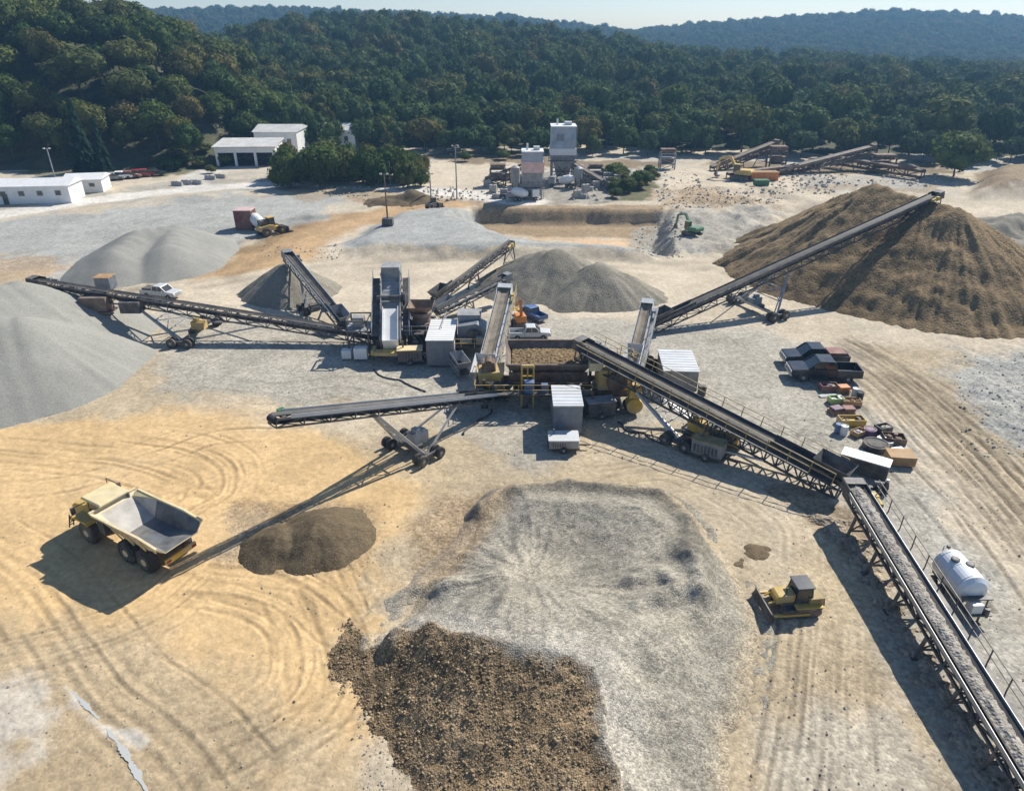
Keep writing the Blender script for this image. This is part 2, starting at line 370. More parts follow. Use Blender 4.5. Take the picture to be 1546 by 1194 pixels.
def ground_z(x, y):
    h = .10*fbm(x, y, 9, 4, 3)+.5*fbm(x, y, 70, 2, 5)*sstep(90, 130, y)
    for pts, floor_, ramp in PITS:
        d = poly_sd(x+fbm(x, y, 5, 3, 8)*1.2, y+fbm(x, y, 5, 3, 9)*.8, pts)
        h = h+floor_*sstep(ramp, -ramp, d)
    # terraces of broken ground right of the pit
    d = poly_sd(x, y, TERR); m = sstep(3, -3, d)
    h = h+m*(1.3*np.abs(fbm(x, y, 9, 4, 31))+.6*fbm(x, y, 3, 3, 33))
    d = poly_sd(x, y, ROUGH); m = sstep(4, -3, d)
    h = h+m*(.75*np.abs(fbm(x, y, 3.5, 4, 41))-.1)
    d = poly_sd(x, y, BANK); h = h+3.2*sstep(3, -5, d+2*fbm(x, y, 7, 3, 44))
    h = h+2.6*sstep(2, -3.5, poly_sd(x, y, PAD)+1.5*fbm(x, y, 5, 3, 46))*.55
    return h
back = [tuple(D(x, y, 141)[:2]) for x, y in ((712, 330), (1002, 330))]
PITS = [([back[0], (back[0][0]-3, 132), tuple(G(740, 352)[:2]), tuple(G(965, 372)[:2]), tuple(G(1003, 385)[:2]), (back[1][0], 140)], -2.7, 1.6)]
TERR = gp([(985, 325), (1010, 285), (1180, 285), (1200, 325), (1130, 388), (1010, 385)])
ROUGH = gp([(1440, 530), (1800, 520), (1800, 720), (1546, 700), (1480, 640)])
BANK = gp([(1478, 300), (1900, 290), (1900, 262), (1490, 262)])
PAD = gp([(520, 378), (600, 326), (712, 318), (735, 352), (800, 372), (975, 384), (985, 394), (540, 390)])

TR = random.Random(77)
def T(pts, w=.45, gauge=2.3, depth=.09, tint=.86, n=1):
    """wheel ruts: centre line in the photograph, gauge in metres, n pairs side by side"""
    base = smooth_line(gp(pts), 10); out = []
    far = w >= .6
    for k in range(n+(0 if far else 2)):
        o = (0 if k == 0 else TR.uniform(-2.8, 2.8)); q = [(x+TR.uniform(-.02, .02), y+TR.uniform(-.02, .02)) for x, y in offset_line(base, o)]
        ww = w*(1 if far else TR.uniform(.30, .5)); dd = depth*(1 if far else TR.uniform(.4, .7)); tt = 1-(1-tint)*TR.uniform(.9, 2.0)
        for sgn in (-1, 1): out.append((offset_line(q, sgn*gauge/2), ww, dd, tt))
    return out
TRACKS = []
TRACKS += T([(300, 872), (400, 885), (470, 930), (492, 990), (470, 1060), (400, 1110), (320, 1140)], .4, 2.6, .11, .84, 2)
TRACKS += T([(320, 905), (400, 930), (430, 975), (420, 1030), (370, 1075)], .35, 1.6, .09, .86)
TRACKS += T([(330, 860), (460, 878), (540, 930), (520, 860), (500, 800)], .35, 2.2, .08, .88)
TRACKS += T([(300, 870), (240, 920), (150, 960), (40, 990), (-60, 1010)], .4, 2.5, .11, .84, 2)
TRACKS += T([(200, 655), (300, 670), (355, 700), (355, 745), (300, 780)], .4, 2.6, .09, .85, 2)
TRACKS += T([(250, 690), (300, 705), (318, 730), (290, 755)], .35, 1.6, .08, .87)
TRACKS += T([(-30, 690), (80, 700), (170, 710), (260, 740)], .4, 2.4, .08, .86, 2)
TRACKS += T([(-30, 740), (60, 735), (140, 720), (240, 690), (330, 660), (450, 655)], .4, 2.4, .07, .88, 2)
TRACKS += T([(-40, 820), (40, 870), (110, 960), (170, 1040), (260, 1110), (330, 1200)], .4, 2.4, .1, .85, 2)
TRACKS += T([(480, 880), (520, 960), (530, 1040), (480, 1120), (430, 1200)], .4, 2.4, .08, .87, 2)
TRACKS += T([(560, 1060), (470, 1100), (380, 1150), (300, 1220)], .35, 2.2, .07, .9, 2)
for k in range(5):
    x = 1165+k*27
    TRACKS += T([(x+10, 945), (x-3+k*3, 1030), (x-20+k*8, 1120), (x-50+k*16, 1230)], .28, 1.7, .08, .84)
for k in range(7):
    o = k*17
    TRACKS += T([(1275-o*.3, 512+o*.35), (1340-o*.2, 545+o*.6), (1420-o*.2, 610+o*.85), (1500, 690+o*1.05), (1600, 800+o*1.3)], .4, 2.2, .16, .78)
TRACKS += T([(1290, 520), (1400, 590), (1480, 650), (1560, 715)], .5, 2.2, .25, .66, 2)
TRACKS += T([(470, 330), (400, 365), (300, 405), (200, 440)], .8, 3.0, .1, .82, 2)
TRACKS += T([(560, 318), (470, 345), (400, 385), (330, 420)], .8, 3.0, .1, .84, 2)
TRACKS += T([(300, 440), (500, 405), (800, 395), (1080, 400), (1180, 350), (1240, 310)], .7, 2.8, .1, .88, 2)
TRACKS += T([(1080, 410), (1180, 365), (1215, 320), (1150, 285), (1080, 268)], .7, 2.8, .1, .86, 2)
TRACKS += T([(300, 575), (420, 585), (520, 575), (600, 590)], .4, 2.4, .06, .9, 2)
TRACKS += T([(900, 710), (1000, 700), (1100, 735), (1180, 790), (1190, 850)], .4, 2.2, .08, .88, 2)
TRACKS += T([(1060, 600), (1180, 640), (1260, 650), (1330, 760), (1380, 830)], .4, 2.2, .04, .92, 2)
ROADS = [(smooth_line(gp([(-150, 345), (0, 325), (150, 303), (300, 287), (430, 281), (560, 284), (680, 292), (800, 305)]), 8), 3.6, WHITE*1.12),
         (smooth_line(gp([(300, 287), (290, 275), (320, 258), (380, 250)]), 8), 3.5, WHITE*.98)]

def build_ground():
    ys = [9.0]
    while ys[-1] < 1560:
        y = ys[-1]; ys.append(y+min(max(.115, (y*y+1024)/(32*715)*.95), 30))
    ys = np.array(ys); us = np.linspace(-1.0, 1.0, 1400)
    U, Y = np.meshgrid(us, ys); X = U*(Y*.889+14.7)
    x = X.ravel(); y = Y.ravel()
    z = ground_z(x, y)
    # colour of the bare earth
    t = fbm(x, y, 26, 5, 21)
    col = PALE*(1-sstep(-.25, .5, t))[:, None]+TAN*sstep(-.25, .5, t)[:, None]
    far = sstep(120, 170, y)[:, None]; wf = sstep(-.1, .4, fbm(x, y, 18, 4, 23))[:, None]; col = col*(1-far)+(PALE*1.0*(1-wf)+GREY*1.15*wf)*far
    st = np.full(len(x), .35)
    wx = fbm(x, y, 6, 4, 51); wy = fbm(x, y, 6, 4, 52); fine = fbm(x, y, 1.6, 3, 53)
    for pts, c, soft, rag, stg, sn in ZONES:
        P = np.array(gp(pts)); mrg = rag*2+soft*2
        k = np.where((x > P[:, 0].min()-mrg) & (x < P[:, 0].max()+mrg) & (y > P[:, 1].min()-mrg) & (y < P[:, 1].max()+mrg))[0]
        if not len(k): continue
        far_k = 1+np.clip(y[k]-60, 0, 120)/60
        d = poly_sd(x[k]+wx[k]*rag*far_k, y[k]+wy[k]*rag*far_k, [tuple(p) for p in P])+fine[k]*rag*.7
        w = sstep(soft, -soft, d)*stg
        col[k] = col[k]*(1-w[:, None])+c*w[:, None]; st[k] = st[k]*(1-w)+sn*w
    for pts, hw, c in ROADS:
        d = line_d(x, y, pts)+wx*1.2; w = sstep(hw+.9, hw-.9, d)*.92
        col = col*(1-w[:, None])+c*w[:, None]; z = z-.06*w
    # streaks of spilt gravel and drying mud
    v = 1+.20*fbm(x*.6+y*.8, y*.6-x*.8, 5, 5, 61)+.13*fbm(x, y, 1.1, 3, 62)
    col = col*v[:, None]
    w = sstep(.12, .5, fbm(x+2*wx, y+2*wy, 8, 5, 63))*sstep(110, 80, y)*.42*np.clip(st*1.6, .25, 1)
    col = col*(1-w[:, None])+(GREY*.95)*w[:, None]
    # caked haul dirt in the rutted band at right and around the plant
    dz = np.zeros(len(x))
    for pts, wd, dp, ti in TRACKS:
        P = np.array(pts); k = np.where((x > P[:, 0].min()-2) & (x < P[:, 0].max()+2) & (y > P[:, 1].min()-2) & (y < P[:, 1].max()+2))[0]
        if not len(k): continue
        d = line_d(x[k]+.12*wx[k], y[k]+.12*wy[k], pts)
        wk = wd*(1+np.clip(y[k]-50, 0, 100)/100)
        g = np.exp(-(d/wk)**2); sh = np.exp(-((d-1.9*wk)/(.7*wk))**2)
        fade = .22+.78*sstep(-.25, .35, fbm(x[k], y[k], 4, 4, 71+int(abs(pts[0][0])*7) % 23))
        dz[k] += (-dp*g+.3*dp*sh)*fade*(1+.5*fine[k])
        col[k] *= (1-(1-ti)*g*fade)[:, None]*(1+.05*sh*fade)[:, None]
    z = z+.075*np.tanh(dz/.10)*(1+sstep(1.5, 5, x-.55*y+12)*0)
    z = z+.05*fbm(x, y, .9, 3, 73)*sstep(90, 50, y)
    # excavated silver pipe trench in the corner
    o = np_mesh('ground', np.stack([x, y, z], 1), grid_faces(len(ys), len(us)), attr_mat('bare_quarry_earth'))
    set_attrs(o, np.clip(col, .01, .8), st)
    tag(o, 'bare tan and grey quarry floor scored by tyre tracks', 'ground', kind='structure')
build_ground()
def zg(x, y): return float(ground_z(np.array([x], float), np.array([y], float))[0])
# ---------------------------------------------------------------- stockpiles
def pile(name, label, cat, peaks, slope, m, group=None, step=.35, rough=.25, gully=.25, ridge=None, seed=1, wob=.08, base=-.25, sm=1.2):
    """heap of loose stone at its angle of repose; peaks = [(x, y, h)] or ridge lines between them"""
    ps = np.array(peaks, float); hm = ps[:, 2].max(); rad = hm/slope+2
    x0, x1 = ps[:, 0].min()-rad, ps[:, 0].max()+rad; y0, y1 = ps[:, 1].min()-rad, ps[:, 1].max()+rad
    xs = np.arange(x0, x1, step); ys = np.arange(y0, y1, step)
    X, Y = np.meshgrid(xs, ys); x = X.ravel(); y = Y.ravel()
    def one(px_, py_, ph):
        dx, dy = x-px_, y-py_; d = np.hypot(dx, dy); a = np.arctan2(dy, dx)
        w = 1+wob*vnoise(a*2.2+seed*3, a*0+seed, seed)*2-wob
        g = ((vnoise(a*14+seed, d*.04, seed+3)-.5)+.6*(vnoise(a*37+seed, d*.05, seed+4)-.5))*gully*np.clip(d/6, 0, 1)
        return ph-np.sqrt(d*d+sm)*slope*w+np.sqrt(sm)*slope*.6+g
    h = np.full(len(x), -9.)
    segs = ridge or [(i, i) for i in range(len(ps))]
    for i, j in segs:
        n = max(1, int(np.hypot(*(ps[j, :2]-ps[i, :2]))/1.6))
        for k in range(n+1):
            p = ps[i]+(ps[j]-ps[i])*k/n
            h = np.maximum(h, one(*p))
    h = h+rough*fbm(x, y, 2.6, 4, seed+9)*np.clip((h+1)/2, 0, 1)+.10*rough*fbm(x, y, .6, 2, seed+5)
    # toe: loose apron
    h = np.where(h < .8, .8-np.log1p(np.exp(np.clip((.8-h)*1.6, -20, 20)))/1.6*.8+.35, h) if False else h
    gz = ground_z(x, y); h = h+np.minimum(gz, 0)*0
    F = grid_faces(len(ys), len(xs)); keep = (h[F] > gz[F]+base-.4).all(1) & (h[F] > gz[F]+base).any(1)
    F = F[keep]; used = np.unique(F); mp = np.full(len(x), -1); mp[used] = np.arange(len(used))
    o = np_mesh(name, np.stack([x, y, h], 1)[used], mp[F], m)
    return tag(o, label, cat, group)
# ---------------------------------------------------------------- hills and woods
def ztop(py, Y): return D(773, py, Y).z
def hill_left(x, y):
    """steep wooded spur on the left"""
    u = -x-60-.10*(y-180)
    rise = np.interp(u, [-10, 8, 24, 48, 80, 140, 260], [0, 0, 13, 24, 31, 38, 44])
    front = sstep(0, 62, y-176-.06*(-x-100)+4*fbm(x, y, 20, 3, 84))
    back = 1-.85*sstep(258, 365, y)
    return rise*front*back+2.2*fbm(x, y, 30, 4, 81)*sstep(4, 20, u)*front-.5
def hill_mid(x, y):
    crest = np.interp(x, [-420, -182, -124, -66, 0, 49, 87, 126, 203, 297, 520], [8, 15, 25, 26, 22, 17, 11, 7, 3, -2, -2])
    y0 = np.interp(x, [-300, -60, 0, 60, 130, 260], [255, 212, 205, 205, 190, 185])
    t = np.clip((y-y0)/(460-y0), 0, 1); t = t*t*(3-2*t)*.55+t*.45
    down = 1-.8*sstep(480, 640, y)
    return crest*t*down+(3.2*fbm(x, y, 75, 3, 91)+1.5*fbm(x, y, 22, 3, 92))*np.clip(t*3, 0, 1)-.5
def hill_far(x, y):
    prof = np.interp(x, [-900, -700, -560, -300, 0, 110, 180, 300, 560, 850, 1100], [38, 42, 43, 45, 36, 26, 20, 31, 40, 32, 28])
    t = sstep(720, 1150, y); d = 1-.7*sstep(1200, 1500, y)
    return prof*t*d+6*fbm(x, y, 160, 4, 95)*t-3
def forest_floor():
    m = mat('leaf_litter', (.05, .055, .022), .95, 0, .4, .3, .1)
    for nm, fn, (x0, x1, y0, y1), st in (('wooded_hillside', hill_left, (-330, -58, 168, 430), 4),
                                         ('wooded_hill', hill_mid, (-480, 560, 185, 700), 7),
                                         ('distant_ridge', hill_far, (-1100, 1300, 700, 1480), 18)):
        X, Y = np.meshgrid(np.arange(x0, x1, st), np.arange(y0, y1, st)); x = X.ravel(); y = Y.ravel()
        o = np_mesh(nm, np.stack([x, y, fn(x, y)], 1), grid_faces(*X.shape), m)
        tag(o, {'wooded_hillside': 'steep spur under the near left wood', 'wooded_hill': 'long slope under the wood across the valley', 'distant_ridge': 'far ridge closing the skyline'}[nm], 'hill', kind='structure')
forest_floor()
def leaf_mat(name, cols, bright=1.0):
    m = bpy.data.materials.new(name); N, L, b = nodes_of(m)
    oi = N.new('ShaderNodeObjectInfo'); g = N.new('ShaderNodeNewGeometry')
    cr = N.new('ShaderNodeValToRGB'); cr.color_ramp.interpolation = 'LINEAR'
    e = cr.color_ramp.elements
    while len(e) < len(cols): e.new(.5)
    for i, c in enumerate(cols): e[i].position = i/(len(cols)-1); e[i].color = (*[v*bright for v in c], 1)
    L.new(oi.outputs['Random'], cr.inputs['Fac'])
    r = N.new('ShaderNodeMapRange'); r.inputs[3].default_value = .72; r.inputs[4].default_value = 1.3
    L.new(g.outputs['Random Per Island'], r.inputs[0])
    vm = N.new('ShaderNodeVectorMath'); vm.operation = 'SCALE'; L.new(cr.outputs[0], vm.inputs[0]); L.new(r.outputs[0], vm.inputs['Scale'])
    L.new(vm.outputs[0], b.inputs['Base Color']); b.inputs['Roughness'].default_value = .8; b.inputs['Specular IOR Level'].default_value = .08
    tr = N.new('ShaderNodeBsdfTranslucent'); L.new(vm.outputs[0], tr.inputs[0])
    ms = N.new('ShaderNodeMixShader'); ms.inputs[0].default_value = .28
    L.new(b.outputs[0], ms.inputs[1]); L.new(tr.outputs[0], ms.inputs[2]); L.new(ms.outputs[0], N['Material Output'].inputs['Surface'])
    return m
LEAF = leaf_mat('autumn_broadleaf', bright=1.25, cols=[(.034, .062, .018), (.062, .094, .024), (.040, .074, .028), (.080, .112, .028), (.050, .080, .034), (.100, .112, .030), (.056, .088, .024), (.12, .105, .034), (.040, .070, .026), (.070, .100, .030), (.046, .080, .026)])
LEAFN = leaf_mat('near_broadleaf', bright=1.15, cols=[(.036, .064, .018), (.085, .115, .026), (.046, .080, .022), (.115, .135, .034), (.058, .080, .026), (.13, .118, .034), (.050, .090, .022), (.09, .12, .03), (.13, .11, .040)])
NEEDLE = leaf_mat('spruce_needles', [(.016, .042, .026), (.022, .052, .030)])
BARK = mat('bark', (.075, .06, .045), .9, 0, .3, 1., .1)
def crown_mesh(name, seed, m, n=520, lobes=9, leaf=.15, flat=.85):
    r = np.random.default_rng(seed); V = []; F = []
    cs = []
    for k in range(lobes):
        a = 2*PI*k/lobes*1.7+r.uniform(-.4, .4); el = r.uniform(-.35, .95)
        d = np.array((math.cos(a)*math.cos(el), math.sin(a)*math.cos(el), math.sin(el)*flat))*r.uniform(.42, .66)
        cs.append((d, r.uniform(.32, .52)))
    cs.append((np.array((0, 0, .35)), .5)); cs.append((np.array((0, 0, -.1)), .55))
    per = n//len(cs)
    for c, rad in cs:
        k = 0
        while k < per:
            d = r.normal(size=3); d /= np.linalg.norm(d)
            p = c+d*rad*r.uniform(.72, 1.12)
            if any(np.linalg.norm(p-c2) < r2*.72 for c2, r2 in cs): k += 1; continue
            nrm = d+r.normal(size=3)*.40; nrm /= np.linalg.norm(nrm)
            u = np.cross(nrm, r.normal(size=3)); u /= np.linalg.norm(u); v = np.cross(nrm, u)
            s = leaf*r.uniform(.6, 1.35); o = len(V)
            for q in range(5):
                t = 2*PI*q/5+r.uniform(-.3, .3); V.append(p+(u*math.cos(t)+v*math.sin(t))*s*r.uniform(.6, 1.1)-nrm*s*.25*(q % 2))
            F.append((o, o+1, o+2, o+3, o+4)); k += 1
    me = bpy.data.meshes.new(name); me.from_pydata([tuple(p) for p in V], [], F); me.update(); me.materials.append(m)
    bm = bmesh.new(); bm.from_mesh(me)
    for c, rad in cs:
        q = bmesh.ops.create_icosphere(bm, subdivisions=2, radius=rad*.80)['verts']
        for v in q: v.co = v.co*float(r.uniform(.84, 1.12))+Vector(c)
    bm.to_mesh(me); bm.free(); return me
def conifer_mesh(name, seed, m):
    r = np.random.default_rng(seed); V = []; F = []
    for t in range(26):
        h = t/26; rad = (1-h)**.85*.42+.03
        for k in range(int(6+16*(1-h))):
            a = r.uniform(0, 2*PI); ln = rad*r.uniform(.75, 1.15); w = .07+.05*(1-h); z = h*2.2-.9
            d = np.array((math.cos(a), math.sin(a), 0)); s = np.array((-d[1], d[0], 0))
            o = len(V)
            V += [d*.03+[0, 0, z+.10], d*ln*.6+s*w+[0, 0, z+.0], d*ln+[0, 0, z-.16], d*ln*.6-s*w+[0, 0, z+.0]]
            F.append((o, o+1, o+2, o+3))
    me = bpy.data.meshes.new(name); me.from_pydata([tuple(map(float, p)) for p in V], [], F); me.update(); me.materials.append(m)
    return me
def trunk_mesh(name, seed):
    r = random.Random(seed); b = MB(); p = Vector((0, 0, 0)); rad = .062
    for k in range(4):
        q = p+Vector((r.uniform(-.05, .05), r.uniform(-.05, .05), .38)); b.tube(p, q, rad, rad*.78, 6); p = q; rad *= .78
        if k > 0:
            for j in range(3):
                a = r.uniform(0, 2*PI); b.tube(p, p+Vector((math.cos(a)*.42, math.sin(a)*.42, .34)), rad*.6, rad*.25, 4)
    me = bpy.data.meshes.new(name); me.from_pydata([tuple(v) for v in b.v], [], b.f); me.update(); me.materials.append(BARK); return me
TRUNKS = [trunk_mesh('trunk', k) for k in range(3)]
CROWNS = [crown_mesh('crown', 100+k, LEAFN, 1900, 9+k % 3, .066, .8+.12*(k % 3)) for k in range(6)]
FARCROWNS = [crown_mesh('crown', 200+k, LEAF, 1000, 8+k % 3, .088, .8+.12*(k % 3)) for k in range(7)]
CONIFERS = [conifer_mesh('crown', 300+k, NEEDLE) for k in range(2)]
def tree(loc, h, w, label, group, kind='broad', rz=None, name='broadleaf_tree', far=False, trunk_vis=.30):
    """h overall height, w crown width"""
    t = thing(name, label, 'tree', loc, random.uniform(0, 2*PI) if rz is None else rz, group)
    if kind == 'conifer': me = random.choice(CONIFERS); ch = h*.95; cz = h*.42; sx = h/2.2*(w/(h*.4))
    else: me = random.choice(FARCROWNS if far else CROWNS); ch = h*(1-trunk_vis*.6); cz = h-ch*.5; sx = w/2*1.1
    c = bpy.data.objects.new('crown', me); C.objects.link(c); c.parent = t
    if kind == 'conifer': c.scale = (sx, sx, h/2.2); c.location = (0, 0, h*.43)
    else: c.scale = (sx*random.uniform(.9, 1.1), sx*random.uniform(.9, 1.1), ch/2/.95); c.location = (0, 0, cz)
    k = bpy.data.objects.new('trunk', random.choice(TRUNKS)); C.objects.link(k); k.parent = t
    k.scale = (h*.35, h*.35, h*.62/1.52)
    return t
NTREE = 0
pts_mid = []; pts_left = []
# near left wood
r = random.Random(5)
occ = {}
for i in range(26000):
    x = r.uniform(-330, -55); y = r.uniform(172, 420)
    u = -x-60-.10*(y-180)
    if u < 7 or y < 188-.03*(x+100)+r.uniform(0, 2): continue
    h = r.uniform(10.5, 17)*(.5+.5*min(1, (y-176)/25)); w = h*r.uniform(.72, 1.0)
    if y < 212 and 300 < 773+x/(y*.889+14.7)*1080 < 440: continue
    cx, cy = int(x//14), int(y//14)
    if any((x-a)**2+(y-b)**2 < (.36*(w+c))**2 for i2 in (-1, 0, 1) for j2 in (-1, 0, 1) for a, b, c in occ.get((cx+i2, cy+j2), ())): continue
    occ.setdefault((cx, cy), []).append((x, y, w))
    pts_left.append((x, y, w, h))
def in_frame(x, y, z):
    zc = y*cp+(CAM_H-z)*sp
    if zc < 1: return False
    return abs(x/zc*FPX) < 830
pts_left.sort(key=lambda p: p[1]-.25*abs(p[0]+100))
stuff = []
for x, y, w, h in pts_left:
    z = float(hill_left(np.array([x]), np.array([y]))[0])-.3
    if in_frame(x, y, z+h) and NTREE < 165:
        edge = y < 196
        tree((x, y, z), h, w, 'broadleaf tree at the foot of the near left wood, close to the white sheds' if edge else 'broadleaf tree in the dense wood up the near left hillside',
             'trees along the foot of the left wood' if edge else 'trees in the near left wood'); NTREE += 1
    else: stuff.append((x, y, z, w, h))
for px, py, h in ((112, 268, 17), (140, 270, 13)):
    p = G(px, py); z = max(0, float(hill_left(np.array([p.x]), np.array([p.y+6]))[0]))
    tree((p.x, p.y+6, z-.3), h, h*.42, 'tall blue green spruce at the foot of the left wood' if h > 15 else 'shorter blue green spruce beside the tall one behind the sheds', None, 'conifer', name='spruce_tree')
# clump on the flat before the hill
r = random.Random(9); clump = []
for i in range(2500):
    px = r.uniform(432, 638); Y = r.uniform(160, 178); x = D(px, 260, Y).x
    h = np.interp(px, [412, 440, 480, 560, 620, 640], [6, 9.5, 11.5, 9.5, 7.5, 5.5])*r.uniform(.8, 1.05); w = h*r.uniform(.7, .95)
    if any((x-a)**2+(Y-b)**2 < (.36*(w+c))**2 for a, b, c in clump): continue
    clump.append((x, Y, w))
    if len(clump) <= 26: tree((x, Y, -.2), h, w, 'bushy dark green tree in the clump on the flat beside the open shed', 'trees in the clump beside the open shed', trunk_vis=-.12)
NTREE += len(clump[:26])
# small bushes on the banks
for px, py, h, lb in ((948, 292, 3.6, 'olive bush on the bank right of the twin towers'), (968, 285, 4.2, 'taller olive bush on the bank right of the twin towers'), (930, 300, 2.4, 'small scrub bush low on the bank beside the towers'), (985, 272, 2.6, 'scrub bush at the top of the rubble bank'),
                      (1440, 266, 11, 'bushy tree at the edge of the wood beyond the tall brown pile'), (320, 262, 2.2, 'low bush beside the lane up to the open shed'), (95, 298, 3.0, 'dark bush between the two white sheds'),
                      (702, 246, 3, 'green bush at the wood edge left of the towers'), (760, 243, 3, 'bright bush at the wood edge just left of the towers')):
    p = G(px, py); tree((p.x, p.y, zg(p.x, p.y)-.2), h, h*1.25, lb, None, name='bush', trunk_vis=.05)
r = random.Random(63)
for k in range(26):
    px = r.uniform(235, 345) if k < 15 else r.uniform(908, 985); py = (258-(px-235)*.10+r.uniform(-8, 4)) if k < 15 else r.uniform(262, 300)
    p = G(px, py); h = r.uniform(1.4, 3.6); z = max(zg(p.x, p.y), float(hill_left(np.array([p.x]), np.array([p.y]))[0]) if k < 15 else -9)
    tree((p.x, p.y, z-.2), h, h*1.5, 'low scrub bush on the slope behind the parked cars' if k < 15 else 'low scrub bush on the olive bank right of the twin towers', 'scrub behind the parked cars' if k < 15 else 'scrub on the olive bank', name='bush', trunk_vis=.05)
# wood across the valley
r = random.Random(21); cell = {}
def ok(x, y, w, k):
    cx, cy = int(x//12), int(y//12)
    for i in range(cx-1, cx+2):
        for j in range(cy-1, cy+2):
            for a, b, c in cell.get((i, j), ()):
                if (x-a)**2+(y-b)**2 < (k*(w+c))**2: return False
    cell.setdefault((cx, cy), []).append((x, y, w)); return True
mid = []
for i in range(60000):
    y = 186+(r.random()**1.1)*330; x = r.uniform(-330, 420)
    if abs(x) > (y*.889+14.7)*.85: continue
    y0 = float(np.interp(x, [-300, -60, 0, 60, 130, 260], [255, 212, 205, 205, 190, 185]))
    if y < y0+r.uniform(0, 5): continue
    edge = min(1, .55+(y-y0)/28)
    h = r.uniform(10, 17)*edge; w = h*r.uniform(.66, .95)
    if ok(x, y, w, .36): mid.append((x, y, w, h))
mid.sort(key=lambda p: p[1]-float(np.interp(p[0], [-300, -60, 0, 60, 130, 260], [255, 212, 205, 205, 190, 185])))
for x, y, w, h in mid:
    z = float(hill_mid(np.array([x]), np.array([y]))[0])-.3
    if NTREE < 262 and in_frame(x, y, z) and x > -40:
        tree((x, y, z), h, w, 'broadleaf tree along the foot of the wooded hill behind the plant towers', 'trees along the foot of the far wood', far=True); NTREE += 1
    else: stuff.append((x, y, z, w, h))
for i in range(42000):
    x = r.uniform(-850, 1000); y = r.uniform(700, 1260)
    if abs(x) > (y*.889+14.7)*.85: continue
    w = r.uniform(9, 15)
    if not ok(x, y, w, .36): continue
    stuff.append((x, y, float(hill_far(np.array([x]), np.array([y]))[0])-1, w, w*r.uniform(1., 1.3)))
def scatter(pts):
    me = bpy.data.meshes.new('forest'); A = np.array(pts, np.float32)
    me.vertices.add(len(A)); P = A[:, :3].copy(); P[:, 2] += A[:, 4]*.5; me.vertices.foreach_set('co', P.ravel())
    sc = me.attributes.new('size', 'FLOAT_VECTOR', 'POINT'); s3 = np.stack([A[:, 3]/2, A[:, 3]/2, A[:, 4]*.5], 1); sc.data.foreach_set('vector', s3.astype(np.float32).ravel())
    rt = me.attributes.new('turn', 'FLOAT', 'POINT'); rt.data.foreach_set('value', RNG.uniform(0, 6.28, len(A)).astype(np.float32))
    o = bpy.data.objects.new('forest', me); C.objects.link(o)
    kit = bpy.data.collections.new('crown_kit')
    for k, me2 in enumerate(FARCROWNS):
        q = bpy.data.objects.new('crown_form', me2); kit.objects.link(q)
    ng = bpy.data.node_groups.new('forest', 'GeometryNodeTree')
    ng.interface.new_socket('Geometry', in_out='INPUT', socket_type='NodeSocketGeometry'); ng.interface.new_socket('Geometry', in_out='OUTPUT', socket_type='NodeSocketGeometry')
    N = ng.nodes; L = ng.links; gi = N.new('NodeGroupInput'); go = N.new('NodeGroupOutput')
    ip = N.new('GeometryNodeInstanceOnPoints'); ci = N.new('GeometryNodeCollectionInfo'); ci.inputs['Collection'].default_value = kit; ci.inputs['Separate Children'].default_value = True; ci.inputs['Reset Children'].default_value = True
    ip.inputs['Pick Instance'].default_value = True
    ri = N.new('FunctionNodeRandomValue'); ri.data_type = 'INT'; ri.inputs[4].default_value = 0; ri.inputs[5].default_value = len(FARCROWNS)-1
    a1 = N.new('GeometryNodeInputNamedAttribute'); a1.data_type = 'FLOAT_VECTOR'; a1.inputs[0].default_value = 'size'
    a2 = N.new('GeometryNodeInputNamedAttribute'); a2.data_type = 'FLOAT'; a2.inputs[0].default_value = 'turn'
    cx = N.new('ShaderNodeCombineXYZ'); L.new(a2.outputs[0], cx.inputs[2])
    L.new(gi.outputs[0], ip.inputs['Points']); L.new(ci.outputs[0], ip.inputs['Instance']); L.new(ri.outputs[2], ip.inputs['Instance Index'])
    L.new(cx.outputs[0], ip.inputs['Rotation']); L.new(a1.outputs[0], ip.inputs['Scale']); L.new(ip.outputs[0], go.inputs[0])
    md = o.modifiers.new('trees', 'NODES'); md.node_group = ng
    tag(o, 'unbroken broadleaf wood covering the hills beyond the quarry', 'forest', kind='stuff')
scatter(stuff)
print('TREES', NTREE, 'stuff', len(stuff))
# ---------------------------------------------------------------- air, sky, sun
def haze():
    me = bpy.data.meshes.new('haze'); b = MB(); b.box((0, 720, -7), (2900, 1760, 190))
    me.from_pydata([tuple(v) for v in b.v], [], b.f); me.update()
    m = bpy.data.materials.new('thin_air'); m.use_nodes = True; N = m.node_tree.nodes; N.clear()
    out = N.new('ShaderNodeOutputMaterial'); v = N.new('ShaderNodeVolumePrincipled')
    v.inputs['Color'].default_value = (.32, .62, 1, 1); v.inputs['Density'].default_value = HAZE; v.inputs['Anisotropy'].default_value = .25
    m.node_tree.links.new(v.outputs[0], out.inputs['Volume']); me.materials.append(m)
    o = bpy.data.objects.new('haze', me); C.objects.link(o); tag(o, 'thin blue haze over the valley', 'haze', kind='stuff')
HAZE = .0003
haze()
SUN_AZ, SUN_EL = math.atan2(.70, .71), R(41)      # direction towards the sun: (sin, cos)
w = bpy.data.worlds.new('World'); S.world = w; w.use_nodes = True
bg = w.node_tree.nodes['Background']; sky = w.node_tree.nodes.new('ShaderNodeTexSky'); sky.sky_type = 'NISHITA'
sky.sun_disc = False; sky.sun_elevation = SUN_EL; sky.sun_rotation = SUN_AZ; sky.air_density = 1.0; sky.dust_density = .25; sky.ozone_density = 2.0; sky.altitude = 100
